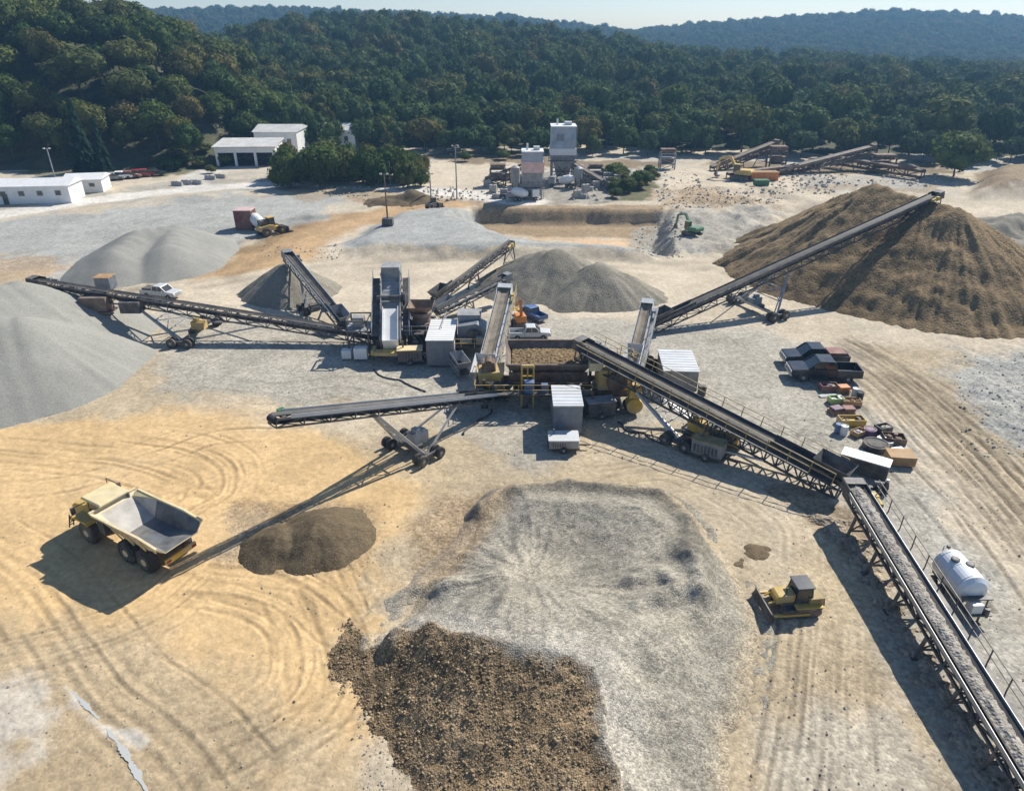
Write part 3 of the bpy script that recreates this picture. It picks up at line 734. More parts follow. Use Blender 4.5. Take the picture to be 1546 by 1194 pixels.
mx = w.node_tree.nodes.new('ShaderNodeMixRGB'); mx.blend_type = 'MULTIPLY'; mx.inputs[0].default_value = 1; mx.inputs[2].default_value = (.92, .97, 1.08, 1)
w.node_tree.links.new(sky.outputs[0], mx.inputs[1]); w.node_tree.links.new(mx.outputs[0], bg.inputs[0]); bg.inputs[1].default_value = .08
sl = bpy.data.lights.new('sun', 'SUN'); sl.energy = 5.0; sl.angle = R(.5); sl.color = (1, .94, .84)
so = bpy.data.objects.new('sun', sl); C.objects.link(so); so.location = (0, 0, 150)
dv = Vector((math.sin(SUN_AZ)*math.cos(SUN_EL), math.cos(SUN_AZ)*math.cos(SUN_EL), math.sin(SUN_EL)))
so.rotation_euler = dv.to_track_quat('Z', 'Y').to_euler()
S.view_settings.view_transform = 'Standard'; S.view_settings.look = 'None'; S.view_settings.exposure = .53; S.view_settings.gamma = 1
# ---------------------------------------------------------------- conveyors
def wheel_mb(c, axis, r, w, n=20):
    b = MB(); h = w/2
    b.lathe(c, axis, [(-h, r*.55), (-h, r*.86), (-h*.75, r), (h*.75, r), (h, r*.86), (h, r*.55)], n); return b
def rim_mb(c, axis, r, w):
    b = MB(); h = w/2
    b.lathe(c, axis, [(-h-.015, r*.12), (-h-.012, r*.3), (-h*.6, r*.42), (-h-.01, r*.54), (h+.01, r*.54), (h*.6, r*.42), (h+.012, r*.3), (h+.015, r*.12)], 16); return b
def add_wheel(parent, c, axis, r, w, rimmat='grey', name='wheel'):
    o = wheel_mb(c, axis, r, w).build(name, 'black', parent, smooth=False)
    rim_mb(c, axis, r, w).build('rim', rimmat, o); return o
def conveyor(name, label, A, B, w=1.0, depth=.9, frame='galv', belt='belt', walk=0, rail='galv', support=None, hopper=True, hood=True, panel=2.2, load=False,
             group=None, legs=(), skirt=True, chord=.13, cat='conveyor', motor='yellow', toptrim=None):
    A = Vector(A); B = Vector(B); d = (B-A); Ln = d.length; d.normalize()
    s = d.cross(Vector((0, 0, 1))).normalized(); n = s.cross(d).normalized()
    base = Vector((A.x, A.y, zg(A.x, A.y)))
    t = thing(name, label, cat, base, 0, group)
    P = lambda u, v, k: A+d*u+s*v+n*k
    hw = w/2+.12
    f = MB()
    for sg in (-1, 1):
        f.beam(P(0, sg*hw, 0), P(Ln, sg*hw, 0), chord, chord*1.5, n)
        f.beam(P(0, sg*hw, -depth), P(Ln, sg*hw, -depth), chord, chord, n)
        m = max(2, int(Ln/panel))
        for k in range(m+1):
            u = Ln*k/m; f.beam(P(u, sg*hw, -depth), P(u, sg*hw, 0), chord*.7)
            if k < m:
                u2 = Ln*(k+1)/m
                f.beam(P(u, sg*hw, -depth if k % 2 else 0), P(u2, sg*hw, 0 if k % 2 else -depth), chord*.6)
    for k in range(m+1):
        u = Ln*k/m; f.beam(P(u, -hw, -depth), P(u, hw, -depth), chord*.6); f.beam(P(u, -hw, -.15), P(u, hw, -.15), chord*.6)
        if k < m: f.beam(P(u, -hw, -depth), P(Ln*(k+1)/m, hw, -depth), chord*.5)
    f.build('truss', frame, t)
    # troughed carrying belt round both pulleys with the return run below
    pr = .26; b = MB(); nn = max(2, int(Ln/2)); rows = []
    prof = [(-.5, .16), (-.22, .02), (.22, .02), (.5, .16)]
    for k in range(nn+1):
        u = Ln*k/nn; sag = .03*math.sin(PI*(k % 2)); rows.append([P(u, a*w, z+.06-sag) for a, z in prof])
    vs = [q for r_ in rows for q in r_]
    b.add(vs, [(4*i+j, 4*i+j+1, 4*i+j+5, 4*i+j+4) for i in range(nn) for j in range(3)])
    b.slab(P(0, -w*.45, -.42), P(0, w*.45, -.42), P(Ln, w*.45, -.42), P(Ln, -w*.45, -.42), -.03)
    b.build('belt', belt, t)
    q = MB().tube(P(Ln, -w*.55, -.18), P(Ln, w*.55, -.18), pr, n=14); q.build('head_pulley', 'black', t)
    q = MB().tube(P(0, -w*.55, -.18), P(0, w*.55, -.18), pr, n=14); q.build('tail_pulley', 'black', t)
    r_ = MB()
    for k in range(max(3, int(Ln/1.3))+1):
        u = .4+k*1.3
        if u < Ln-.3:
            for sg in (-1, 1): r_.tube(P(u, sg*.2*w, -.04), P(u, sg*.52*w, .10), .065, n=6)
            r_.tube(P(u, -.2*w, -.04), P(u, .2*w, -.04), .065, n=6)
    r_.build('idler_rollers', 'dark', t)
    if hood:
        h_ = MB()
        for sg in (-1, 1): h_.slab(P(Ln-1.0, sg*hw*1.04, -.5), P(Ln+.55, sg*hw*1.04, -.5), P(Ln+.55, sg*hw*1.04, .42), P(Ln-1.0, sg*hw*1.04, .42), .03*sg)
        h_.slab(P(Ln-.2, -hw, .43), P(Ln+.55, -hw, .43), P(Ln+.55, hw, .43), P(Ln-.2, hw, .43), .03)
        h_.slab(P(Ln+.56, -hw, -.6), P(Ln+.56, hw, -.6), P(Ln+.56, hw, .42), P(Ln+.56, -hw, .42), .03)
        h_.build('head_hood', frame, t)
    if motor:
        q = MB(); q.box(P(Ln-1.2, hw+.32, -.2), (.5, .45, .45), math.atan2(d.y, d.x)); q.tube(P(Ln-1.5, hw+.32, .05), P(Ln-2.2, hw+.32, .05), .19, n=12); q.build('drive_motor', motor, t)
    if hopper:
        q = MB(); a = w*.85; lo = w*.45
        c = [P(.2, -lo, .15), P(2.0, -lo, .15), P(2.0, lo, .15), P(.2, lo, .15)]
        e = [P(-.3, -a, 1.05), P(2.5, -a, 1.05), P(2.5, a, 1.05), P(-.3, a, 1.05)]
        for i in range(4): q.slab(c[i], c[(i+1) % 4], e[(i+1) % 4], e[i], .04)
        q.build('tail_hopper', frame, t)
    if skirt:
        q = MB()
        for sg in (-1, 1): q.slab(P(2.0, sg*w*.5, .17), P(min(Ln*.25, 6), sg*w*.5, .17), P(min(Ln*.25, 6), sg*w*.5, .5), P(2.0, sg*w*.5, .5), .025)
        q.build('skirt_board', frame, t)
    if toptrim:
        q = MB()
        for sg in (-1, 1): q.slab(P(1, sg*(hw+.08), .02), P(Ln-1, sg*(hw+.08), .02), P(Ln-1, sg*(hw+.08), .30), P(1, sg*(hw+.08), .30), .03*sg)
        q.build('belt_guard', toptrim, t)
    for sg in ([walk] if walk in (1, -1) else ([-1, 1] if walk == 2 else [])):
        q = MB(); g_ = MB(); o1, o2 = sg*(hw+.08), sg*(hw+.68)
        q.slab(P(.5, o1, -.12), P(Ln-.3, o1, -.12), P(Ln-.3, o2, -.12), P(.5, o2, -.12), -.05)
        k = 0.5
        while k < Ln-.3:
            q.beam(P(k, sg*hw, -.55), P(k, o2, -.18), .06); g_.beam(P(k, o2, -.15), P(k, o2, .95), .055); k += 1.8
        for z in (.45, .95): g_.beam(P(.5, o2, z), P(Ln-.4, o2, z), .05)
        wk = q.build('walkway', 'dark' if frame == 'dark' else 'grey', t); g_.build('handrail', rail, wk)
    if load:
        q = MB(); nu = int(Ln/.22); vs = []; ws = (-.40, -.25, -.08, .1, .26, .4); hs = (.13, .22, .30, .29, .21, .13)
        rr = random.Random(4)
        for k in range(nu+1):
            for a, z in zip(ws, hs): vs.append(P(Ln*k/nu, a*w*(1+rr.uniform(-.08, .08)), z*.95+rr.uniform(-.06, .07)))
        q.add(vs, [(6*i+j, 6*i+j+1, 6*i+j+7, 6*i+j+6) for i in range(nu) for j in range(5)])
        o = q.build('crushed_stone', 'load'); tag(o, 'crushed stone riding on the belt of the elevated ground conveyor', 'stone', kind='stuff')
    for u, spread in legs:
        q = MB(); p0 = P(u, 0, -depth)
        for sg in (-1, 1):
            foot = P(u, sg*(hw+spread), 0); foot.z = zg(foot.x, foot.y)-.05
            q.beam(P(u, sg*hw, -depth), foot, .16); q.box((foot.x, foot.y, foot.z), (.5, .5, .1))
        a = P(u, -hw-spread*.6, 0); a.z = base.z+(p0.z-base.z)*.4; c = P(u, hw+spread*.6, 0); c.z = a.z; q.beam(a, c, .1)
        q.beam(a, P(u, hw, -depth), .08); q.beam(c, P(u, -hw, -depth), .08)
        q.build('support_leg', frame, t)
    if support:
        u0 = support['u']; sw = support.get('spread', 2.2); r = support.get('r', .5); du = support.get('du', 4)
        hd = Vector((d.x, d.y, 0)).normalized(); c0 = P(u0, 0, 0); c0.z = zg(c0.x, c0.y); hub = c0+Vector((0, 0, r))
        q = MB(); q.beam(hub-s*sw, hub+s*sw, .32, .32); q.beam(hub-s*sw-hd*1.1, hub-s*sw+hd*1.1, .25, .3); q.beam(hub+s*sw-hd*1.1, hub+s*sw+hd*1.1, .25, .3)
        q.beam(hub+Vector((0, 0, .2))-s*.8, hub+Vector((0, 0, .2))+s*.8, .9, .4)
        uc = q.build('undercarriage', support.get('mat', 'dark'), t)
        for sg in (-1, 1):
            for e in (-1, 1):
                for o_ in (-.32, .32):
                    add_wheel(uc, hub+s*(sg*sw+o_)+hd*e*.95, s, r, .32, 'grey')
        for sg in (-1, 1):
            q = MB(); top = P(u0+du, sg*hw, -depth); q.beam(hub+s*sg*(sw-.35)+hd*.2, top, .24); q.beam(hub+s*sg*(sw-.85)+hd*.2, top, .12); q.build('lift_leg', support.get('legmat', 'galv'), t)
            q = MB(); q.beam(hub+s*sg*(sw-.4)-hd*.2, P(max(u0-support.get('back', du*1.4), .5), sg*hw, -depth), .15); q.build('tie_strut', support.get('legmat', 'galv'), t)
        q = MB(); a = hub+s*(sw-.35)+hd*.2; b2 = P(u0+du, hw, -depth); c = hub-s*(sw-.35)+hd*.2; e = P(u0+du, -hw, -depth)
        for k in (.3, .6): q.beam(a.lerp(b2, k), c.lerp(e, k), .1)
        q.beam(a.lerp(b2, .3), c.lerp(e, .6), .08); q.beam(c.lerp(e, .3), a.lerp(b2, .6), .08)
        q.build('leg_bracing', support.get('legmat', 'galv'), t)
        if support.get('power'):
            q = MB(); q.box(c0+Vector((0, 0, r+.4))-hd*.6, (1.5, 1.0, .9), math.atan2(d.y, d.x)); q.box(c0+Vector((0, 0, r+1.3))-hd*.4, (.5, .6, .35), math.atan2(d.y, d.x)); q.build('hydraulic_pack', support['power'], t)
    return t
conveyor('stacking_conveyor', 'long radial stacking conveyor rising to the crest of the tall brown pile', G(985, 487, 1.2), D(1415, 294, 98), 1.0, 1.1, 'dark', 'darkbelt', support=dict(u=16.5, spread=3.6, r=.6, du=3.5, power='bluegrey'), toptrim='dark', motor='yellow', group='radial stacking conveyors')
conveyor('stacking_conveyor', 'low radial stacking conveyor reaching left to the smooth grey pile', (-14.0, 74.6, 1.0), D(52, 424, 79.2), 1.0, 1.0, 'dark', 'belt', walk=0, support=dict(u=23, spread=3.4, r=.55, du=6, power='yellow'), motor='grey', group='radial stacking conveyors')
conveyor('stacking_conveyor', 'free ending radial stacking conveyor pointing over the sand toward the dump truck', (-.6, 60.0, 1.3), (-16.3, 42.7, 8.3), .72, .62, 'dark', 'darkbelt', hood=False, chord=.11, support=dict(u=12.0, spread=2.0, r=.5, du=3.6, power='grey'), motor='green', toptrim='lightgrey', group='radial stacking conveyors')
conveyor('stacking_conveyor', 'short steep stacking conveyor above the pointed grey cone at the rear left', G(520, 488, 1.0), D(434, 384, 92), .95, .8, 'bluegrey', 'belt', toptrim='lightgrey', support=dict(u=9, spread=1.6, r=.45, du=2.5), motor='dark', group='radial stacking conveyors')
conveyor('stacking_conveyor', 'thin stacking conveyor ending on a post by the grey bench, behind the plant', G(655, 452, 1.4), D(772, 364, 101), .8, .7, 'dark', 'belt', legs=((9, .6), (18, .8)), hood=False, motor='yellow', group='radial stacking conveyors')
conveyor('stacking_conveyor', 'second of the two thin conveyors behind the plant, aimed at the split grey pile', G(660, 470, 1.2), D(765, 418, 89), .8, .7, 'grey', 'belt', legs=((5, .6),), motor='dark', group='radial stacking conveyors')
conveyor('feed_conveyor', 'brown dusty feed conveyor climbing away from the left end of the crushing plant', G(728, 572, 1.6), D(762, 437, 76), 1.25, .6, 'lightgrey', 'brownbelt', legs=((5, .5), (10.5, .6)), motor='yellow', walk=1, rail='yellow')
conveyor('transfer_conveyor', 'short transfer conveyor climbing to the tail of the long right hand stacker', G(953, 556, 1.3), D(977, 460, 74), 1.0, .6, 'lightgrey', 'brownbelt', legs=((3, .4), (6, .5)), motor='bluegrey', walk=1)
conveyor('truss_conveyor', 'dark trussed conveyor with walkways sloping up to the right end of the plant', (25.2, 45.2, 1.5), D(878, 518, 62.4), 1.15, 1.5, 'dark', 'belt', walk=2, rail='tansteel', panel=.95, toptrim='dark', support=dict(u=13.2, spread=2.3, r=.55, du=5.2, power='yellow', legmat='lightgrey'), motor='bluegrey', chord=.15)
OB = G(1290, 735, 2.7); OA = G(1551, 1160, 1.7); OA = OA+(OA-OB)*.42; OA.z = 1.3
conveyor('ground_conveyor', 'elevated overland conveyor carrying crushed stone along the right hand side', OA, OB, 1.1, .6, 'dark', 'belt', walk=1, rail='dark', legs=tuple((u, .35) for u in (3, 6.5, 10, 13.5, 17, 20.5, 24, 27.5)), load=True, panel=1.6, motor='yellow', hopper=False, toptrim='galv', chord=.15)
conveyor('old_conveyor', 'rusty inclined conveyor at the wood edge, leftmost of the three old ones', G(1075, 252, 1), D(1172, 214, 192), 1.4, 1.6, 'rust', 'brownbelt', legs=((9, 1.), (16, 1.4)), hopper=False, panel=3.5, chord=.3, motor=None)
conveyor('old_conveyor', 'long rusty inclined conveyor at the wood edge, middle of the three old ones', G(1172, 258, 1), D(1318, 221, 188), 1.4, 1.6, 'brown', 'brownbelt', legs=((12, 1.), (22, 1.4)), hopper=False, panel=3.5, chord=.3, motor=None)
conveyor('old_conveyor', 'rusty conveyor falling to the right at the wood edge, rightmost of the three old ones', G(1395, 258, 2.), D(1255, 236, 190), 1.4, 1.6, 'rust', 'brownbelt', legs=((9, .9), (22, 1.2)), hopper=False, panel=3.5, chord=.3, motor=None)
conveyor('old_conveyor', 'dark conveyor leaning against the rear of the pink and grey tower', G(735, 268, 1), D(798, 245, 163), 1.1, 1.0, 'rust', 'brownbelt', legs=((6, .8),), hopper=False, panel=3, chord=.25, motor=None)
LS = [o for o in bpy.data.objects if o.name.startswith('stacking_conveyor') and o.parent is None and 'reaching left' in o.get('label', '')][0]
q = MB(); c_ = D(146, 458, 77.6); q.box((c_.x, c_.y, c_.z-.7), (3.0, 1.7, 1.6)); q.box((c_.x, c_.y, c_.z-.95), (3.6, 2.0, .22)); q.build('engine_house', 'brown', LS, bevel=.04)
q = MB(); c_ = D(200, 464, 77.2); q.box((c_.x, c_.y, c_.z-.5), (2.3, 1.5, 1.3)); q.build('hydraulic_pack', 'dark', LS, bevel=.04)
# ---------------------------------------------------------------- stockpiles
tip = D(1415, 300, 100)
pile('overburden_pile', 'tall steep pile of brown overburden under the long right hand conveyor', 'pile', [(tip.x+.2, 95, 10.8), (51.6, 104, 12.0), (56.2, 98, 11.4)], .61, M['brownfill'], step=.3, rough=.62, gully=.6, ridge=[(0, 2), (2, 1)], seed=2, wob=.07, sm=.5)
t2 = D(52, 440, 79)
pile('chippings_pile', 'wide smooth grey pile of fine chippings at the left edge', 'pile', [(t2.x+.5, 75.5, 7.3), (t2.x-2, 69.5, 7.5), (t2.x-5.5, 59.5, 7.2), (t2.x-2.5, 64, 7.3), (t2.x+5.5, 67.5, 6.2)], .58, M['stonegrey'], step=.35, rough=.12, gully=.16, ridge=[(0, 1), (1, 2), (3, 4)], seed=4, wob=.08)
pile('chippings_pile', 'broad flat topped grey pile near the white road at upper left', 'pile', [tuple(D(205, 352, 108))[:2]+(4.6,), tuple(D(265, 358, 112))[:2]+(4.4,), tuple(D(165, 362, 101))[:2]+(3.5,), tuple(D(250, 372, 104))[:2]+(3.6,)], .50, M['stonegrey'], step=.45, rough=.2, gully=.05, ridge=[(0, 1), (0, 2), (1, 3)], seed=6, wob=.04)
pk = D(430, 394, 92.3)
pile('chippings_pile', 'small pointed grey cone under the short steep conveyor', 'pile', [(pk.x, pk.y, pk.z)], .74, M['stonedark'], step=.3, rough=.15, gully=.3, seed=8)
a, b = D(842, 392, 96), D(905, 402, 92)
pile('stone_pile', 'mid grey pile split by a pale crest behind the crushing plant', 'pile', [tuple(a)[:2]+(5.2,), tuple(b)[:2]+(4.4,), (a.x-3.5, a.y+1, 4.3), (b.x+3, b.y-.5, 3.2)], .62, M['stonedark'], step=.3, rough=.25, gully=.25, ridge=[(2, 0), (1, 3), (0, 0)], seed=12, wob=.2)
for px, py, h, lb, mt in ((460, 803, 2.0, 'low dark mound of brown soil on the sand behind the dump truck', 'soil'), (1133, 826, .5, 'little heap of brown dirt left of the overland conveyor', 'soil')):
    p = G(px, py+18); k = 1 *.8 if h > 1 else .35
    pile('soil_mound', lb, 'mound', [(p.x-1.8*k, p.y-.3, h*.72), (p.x+1.2*k, p.y+.6, h), (p.x+3.4*k, p.y+.9, h*.6), (p.x-3.0*k, p.y-.8, h*.4)], .62, M[mt], step=.15, rough=.5, gully=.1, ridge=[(0, 1), (1, 2), (0, 3)], seed=14)
for px, py, h, Y, lb in ((1500, 348, 3.2, 122, 'dark grey spoil heap beyond the right flank of the tall brown pile'), (1530, 385, 3.0, 108, 'second dark spoil heap nearer the right edge of the photo'), (590, 290, 2.0, 147, 'dull brown bank of earth left of the light poles')):
    p = D(px, py, Y); pile('spoil_heap', lb, 'heap', [(p.x-2, Y, h*.8), (p.x+4, Y+2, h)], .4, M['stonedark'] if h > 2.5 else M['soil'], step=.5, rough=.9, gully=.5, ridge=[(0, 1)], seed=int(px))
pile('spillage_ridge', 'ridge of spilt brown stone lying under the elevated overland conveyor', 'ridge', [(OA.x-.3, OA.y, .2)]+[(OA.x+(OB.x-OA.x)*q_-.45, OA.y+(OB.y-OA.y)*q_, h_) for q_, h_ in ((.25, .3), (.5, .38), (.7, .4), (.9, .5))]+[(OB.x-1.2, OB.y-.6, .5)], .55, M['spill'], step=.14, rough=.5, gully=.4, ridge=[(0, 1), (1, 2), (2, 3), (3, 4), (4, 5)], seed=19, wob=.3)
conveyor('discharge_conveyor', 'short dark conveyor between the brown crusher and the screening plant', G(648, 520, 1.0), D(604, 452, 77), .8, .6, 'dark', 'belt', legs=((3, .4), (6, .5)), motor='yellow', hopper=True)
conveyor('discharge_conveyor', 'low conveyor lying across the yard behind the crushing plant', G(700, 560, .9), D(640, 476, 79), .8, .5, 'grey', 'belt', legs=((4, .4), (9, .5)), motor='dark', hopper=True)
# ---------------------------------------------------------------- the gravel bench in the foreground
def bench():
    brow = [G(556, 978, .6), G(606, 948, 1.7), G(668, 936, 2.7), G(740, 956, 3.2), (G(830, 984, 3.4)), G(903, 1006, 3.5), G(918, 1060, 3.4), G(938, 1194, 3.1), G(960, 1400, 2.4)]
    edge = [tuple(v[:2]) for v in brow]
    outer = edge+gp([(1090, 1400), (1095, 1194), (1150, 960), (1120, 880), (1060, 800), (1000, 752), (860, 738), (765, 745), (700, 830), (640, 905), (590, 950)])
    x0, x1, y0, y1 = -14, 19, 14.5, 48
    X, Y = np.meshgrid(np.arange(x0, x1, .12), np.arange(y0, y1, .12)); x = X.ravel(); y = Y.ravel()
    wx = fbm(x, y, 2.2, 4, 101)*.55; wy = fbm(x, y, 2.2, 4, 102)*.55
    d = poly_sd(x+wx, y+wy, outer); db = line_d(x+wx*.6, y+wy*.6, edge)
    # bench surface rises gently toward its brow
    top = .25+3.2*np.exp(-(db/9.)**2)+.12*fbm(x, y, 4, 4, 103)
    inside = sstep(2.2, -1.2, d)
    do = line_d(x+wx, y+wy, gp([(960, 1400), (1090, 1400), (1095, 1194), (1150, 960), (1120, 880), (1060, 800), (1000, 752), (860, 738), (765, 745), (700, 830), (640, 905), (590, 950), (556, 978)]))
    hc = G(850, 850); hol = np.exp(-(((x-hc.x)/5.2)**2+((y-hc.y)/4.2)**2)); top = np.minimum(np.maximum(top, 2.0+.3*fbm(x, y, 6, 3, 131)), .03+.52*do)-1.35*hol*sstep(0, 3, do)
    h = top*inside-.3*(1-inside)
    front = db*(d > 0)
    # the tipped face falls away to the lower left
    brow_h = np.zeros(len(x)); wsum = np.zeros(len(x))
    for v in brow:
        w_ = 1/((x-v[0])**2+(y-v[1])**2+.6)**2; brow_h += w_*v[2]; wsum += w_
    brow_h /= wsum
    nearbrow = (d > 0) & (db < d+.6)
    face = brow_h-.34*np.power(np.maximum(d, 0), 1.02)+.14*fbm(x, y, 1.2, 4, 105)*np.clip(d, 0, 1)
    h = np.where(nearbrow, np.maximum(face, -.35), np.where((d <= 0), np.minimum(top, brow_h+.25*db+.2)*inside+(brow_h*.0)*(1-inside), h))
    h = np.where((d <= 0) & (db < 1.2), np.minimum(top, np.maximum(brow_h, .2)+.12*db), h)
    # windrows pushed up at the back and the right of the bench
    for ln, hh, ww, gap in ((smooth_line(gp([(725, 778), (760, 756), (800, 748), (870, 746), (960, 754), (1015, 768), (1040, 810), (1042, 865), (1048, 930)])), 1.25, .9, .15),
                            (smooth_line(gp([(945, 905, ), (985, 900), (1010, 925), (960, 960)])), .75, .7, .5),
                            (smooth_line(gp([(640, 860), (700, 815), (745, 765)])), .3, 1.6, .15), (smooth_line(gp([(590, 905), (640, 890), (690, 905)])), .55, .8, .5)):
        dl = line_d(x+wx*.9, y+wy*.9, ln); h = np.where(dl < 4, h+hh*np.exp(-(dl/ww)**2)*(.75+gap*fbm(x, y, 2.5, 3, 107)), h)
    # dozed streaks on the bench
    c = G(800, 900); a_ = np.arctan2(y-c.y, x-c.x); rr = np.hypot(x-c.x, y-c.y)
    h = h+.17*fbm(a_*9, rr*.3, 1., 4, 109)*sstep(12, 4, rr)*inside
    cob = np.where(nearbrow, sstep(-.3, .9, d+.8*fbm(x, y, 1.0, 4, 111)), 0.)
    ln = smooth_line(gp([(745, 762), (800, 748), (870, 746), (960, 754), (1015, 768), (1040, 810), (1042, 865)])); rim_shade = np.exp(-(line_d(x, y, ln)/1.5)**2)*.8  # shade on the rim windrow's face, painted into the gravel colour
    br = sstep(.5, -1.8, poly_sd(x+wx, y+wy, gp([(590, 950), (640, 800), (765, 745), (770, 780), (720, 860), (690, 905), (640, 905)])))
    g = np.array((.305, .28, .225)); col = np.tile(g, (len(x), 1))*(1+.22*fbm(x, y, 5, 4, 113)+.10*fbm(x, y, .9, 3, 114))[:, None]
    pale = sstep(3.2, .2, db)*(d < .1); col = col*(1-.45*pale[:, None])+np.array((.52, .48, .41))*.45*pale[:, None]
    tn = sstep(-.1, .5, fbm(x, y, 3.2, 4, 121))[:, None]*.55
    col = col*(1-tn)+np.array((.40, .36, .28))*tn
    col = col*(1-rim_shade[:, None])+np.array((.15, .135, .105))*rim_shade[:, None]
    bl = (sstep(1.6, 0, do)*(d < .2))[:, None]*.7; col = col*(1-bl)+TAN*bl
    col = col*(1-.75*br[:, None])+np.array((.27, .20, .125))*.75*br[:, None]
    cc = np.array((.255, .182, .105))*(1+.5*fbm(x, y, 3, 4, 115)+.25*fbm(x, y, .7, 2, 117))[:, None]
    lt = sstep(.1, .5, fbm(x*.7+y*.7, y*.7-x*.7, 4, 3, 119))[:, None]*.5; cc = cc*(1-lt)+np.array((.40, .30, .18))*lt
    col = col*(1-cob[:, None])+cc*cob[:, None]
    h = h+.10*fbm(x, y, 1.3, 3, 127)*inside+(.05*fbm(x, y, .45, 2, 123)+.07*cob*fbm(x, y, .4, 2, 125))
    gz = ground_z(x, y); F = grid_faces(*X.shape); keep = (h[F] > gz[F]-.12).any(1) & (h[F] > -.34).all(1)
    F = F[keep]; used = np.unique(F); mp = np.full(len(x), -1); mp[used] = np.arange(len(used))
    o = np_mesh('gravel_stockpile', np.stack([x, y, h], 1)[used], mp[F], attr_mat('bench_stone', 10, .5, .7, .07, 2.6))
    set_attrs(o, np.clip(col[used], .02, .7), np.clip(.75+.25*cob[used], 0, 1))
    tag(o, 'low flat gravel stockpile with a cobbled brown face in the foreground', 'stockpile')
    # loose cobbles on the tipped face and around its foot
    rr = random.Random(3); mb_v = []; mb_f = []; idx = np.where(cob > .6)[0]; idx2 = np.where((nearbrow) & (h < .15) & (h > -.3))[0]
    ico_v = np.array([(0, 0, 1), (.89, 0, .45), (.28, .85, .45), (-.72, .53, .45), (-.72, -.53, .45), (.28, -.85, .45), (.72, .53, -.45), (-.28, .85, -.45), (-.89, 0, -.45), (-.28, -.85, -.45), (.72, -.53, -.45), (0, 0, -1)])
    ico_f = np.array([(0, 1, 2), (0, 2, 3), (0, 3, 4), (0, 4, 5), (0, 5, 1), (1, 6, 2), (2, 7, 3), (3, 8, 4), (4, 9, 5), (5, 10, 1), (6, 7, 2), (7, 8, 3), (8, 9, 4), (9, 10, 5), (10, 6, 1), (11, 7, 6), (11, 8, 7), (11, 9, 8), (11, 10, 9), (11, 6, 10)])
    nst = 15000; ch = RNG.choice(idx, nst)
    sz = .026+.075*RNG.random(nst)**4; ang = RNG.uniform(0, 6.28, nst); st = np.stack([RNG.uniform(.7, 1.3, nst), RNG.uniform(.6, 1.1, nst), RNG.uniform(.5, .9, nst)], 1)
    V = ico_v[None]*st[:, None]*sz[:, None, None]*(1+RNG.uniform(-.15, .15, (nst, 12, 1)))
    ca, sa = np.cos(ang)[:, None], np.sin(ang)[:, None]; V = np.stack([V[..., 0]*ca-V[..., 1]*sa, V[..., 0]*sa+V[..., 1]*ca, V[..., 2]], 2)
    V += np.stack([x[ch]+RNG.uniform(-.06, .06, nst), y[ch]+RNG.uniform(-.06, .06, nst), h[ch]+sz*.15], 1)[:, None]
    F = (ico_f[None]+(np.arange(nst)*12)[:, None, None]).reshape(-1, 3)
    o = np_mesh('loose_cobbles', V.reshape(-1, 3), F, stone_mat('loose_cobble', (.125, .088, .048), (.48, .365, .225), 2.2, .4, .1, big=.9), smooth=False)
    tag(o, 'loose brown cobbles lying on the tipped face of the gravel stockpile', 'stones', kind='stuff')
    return x, y, h
bench()
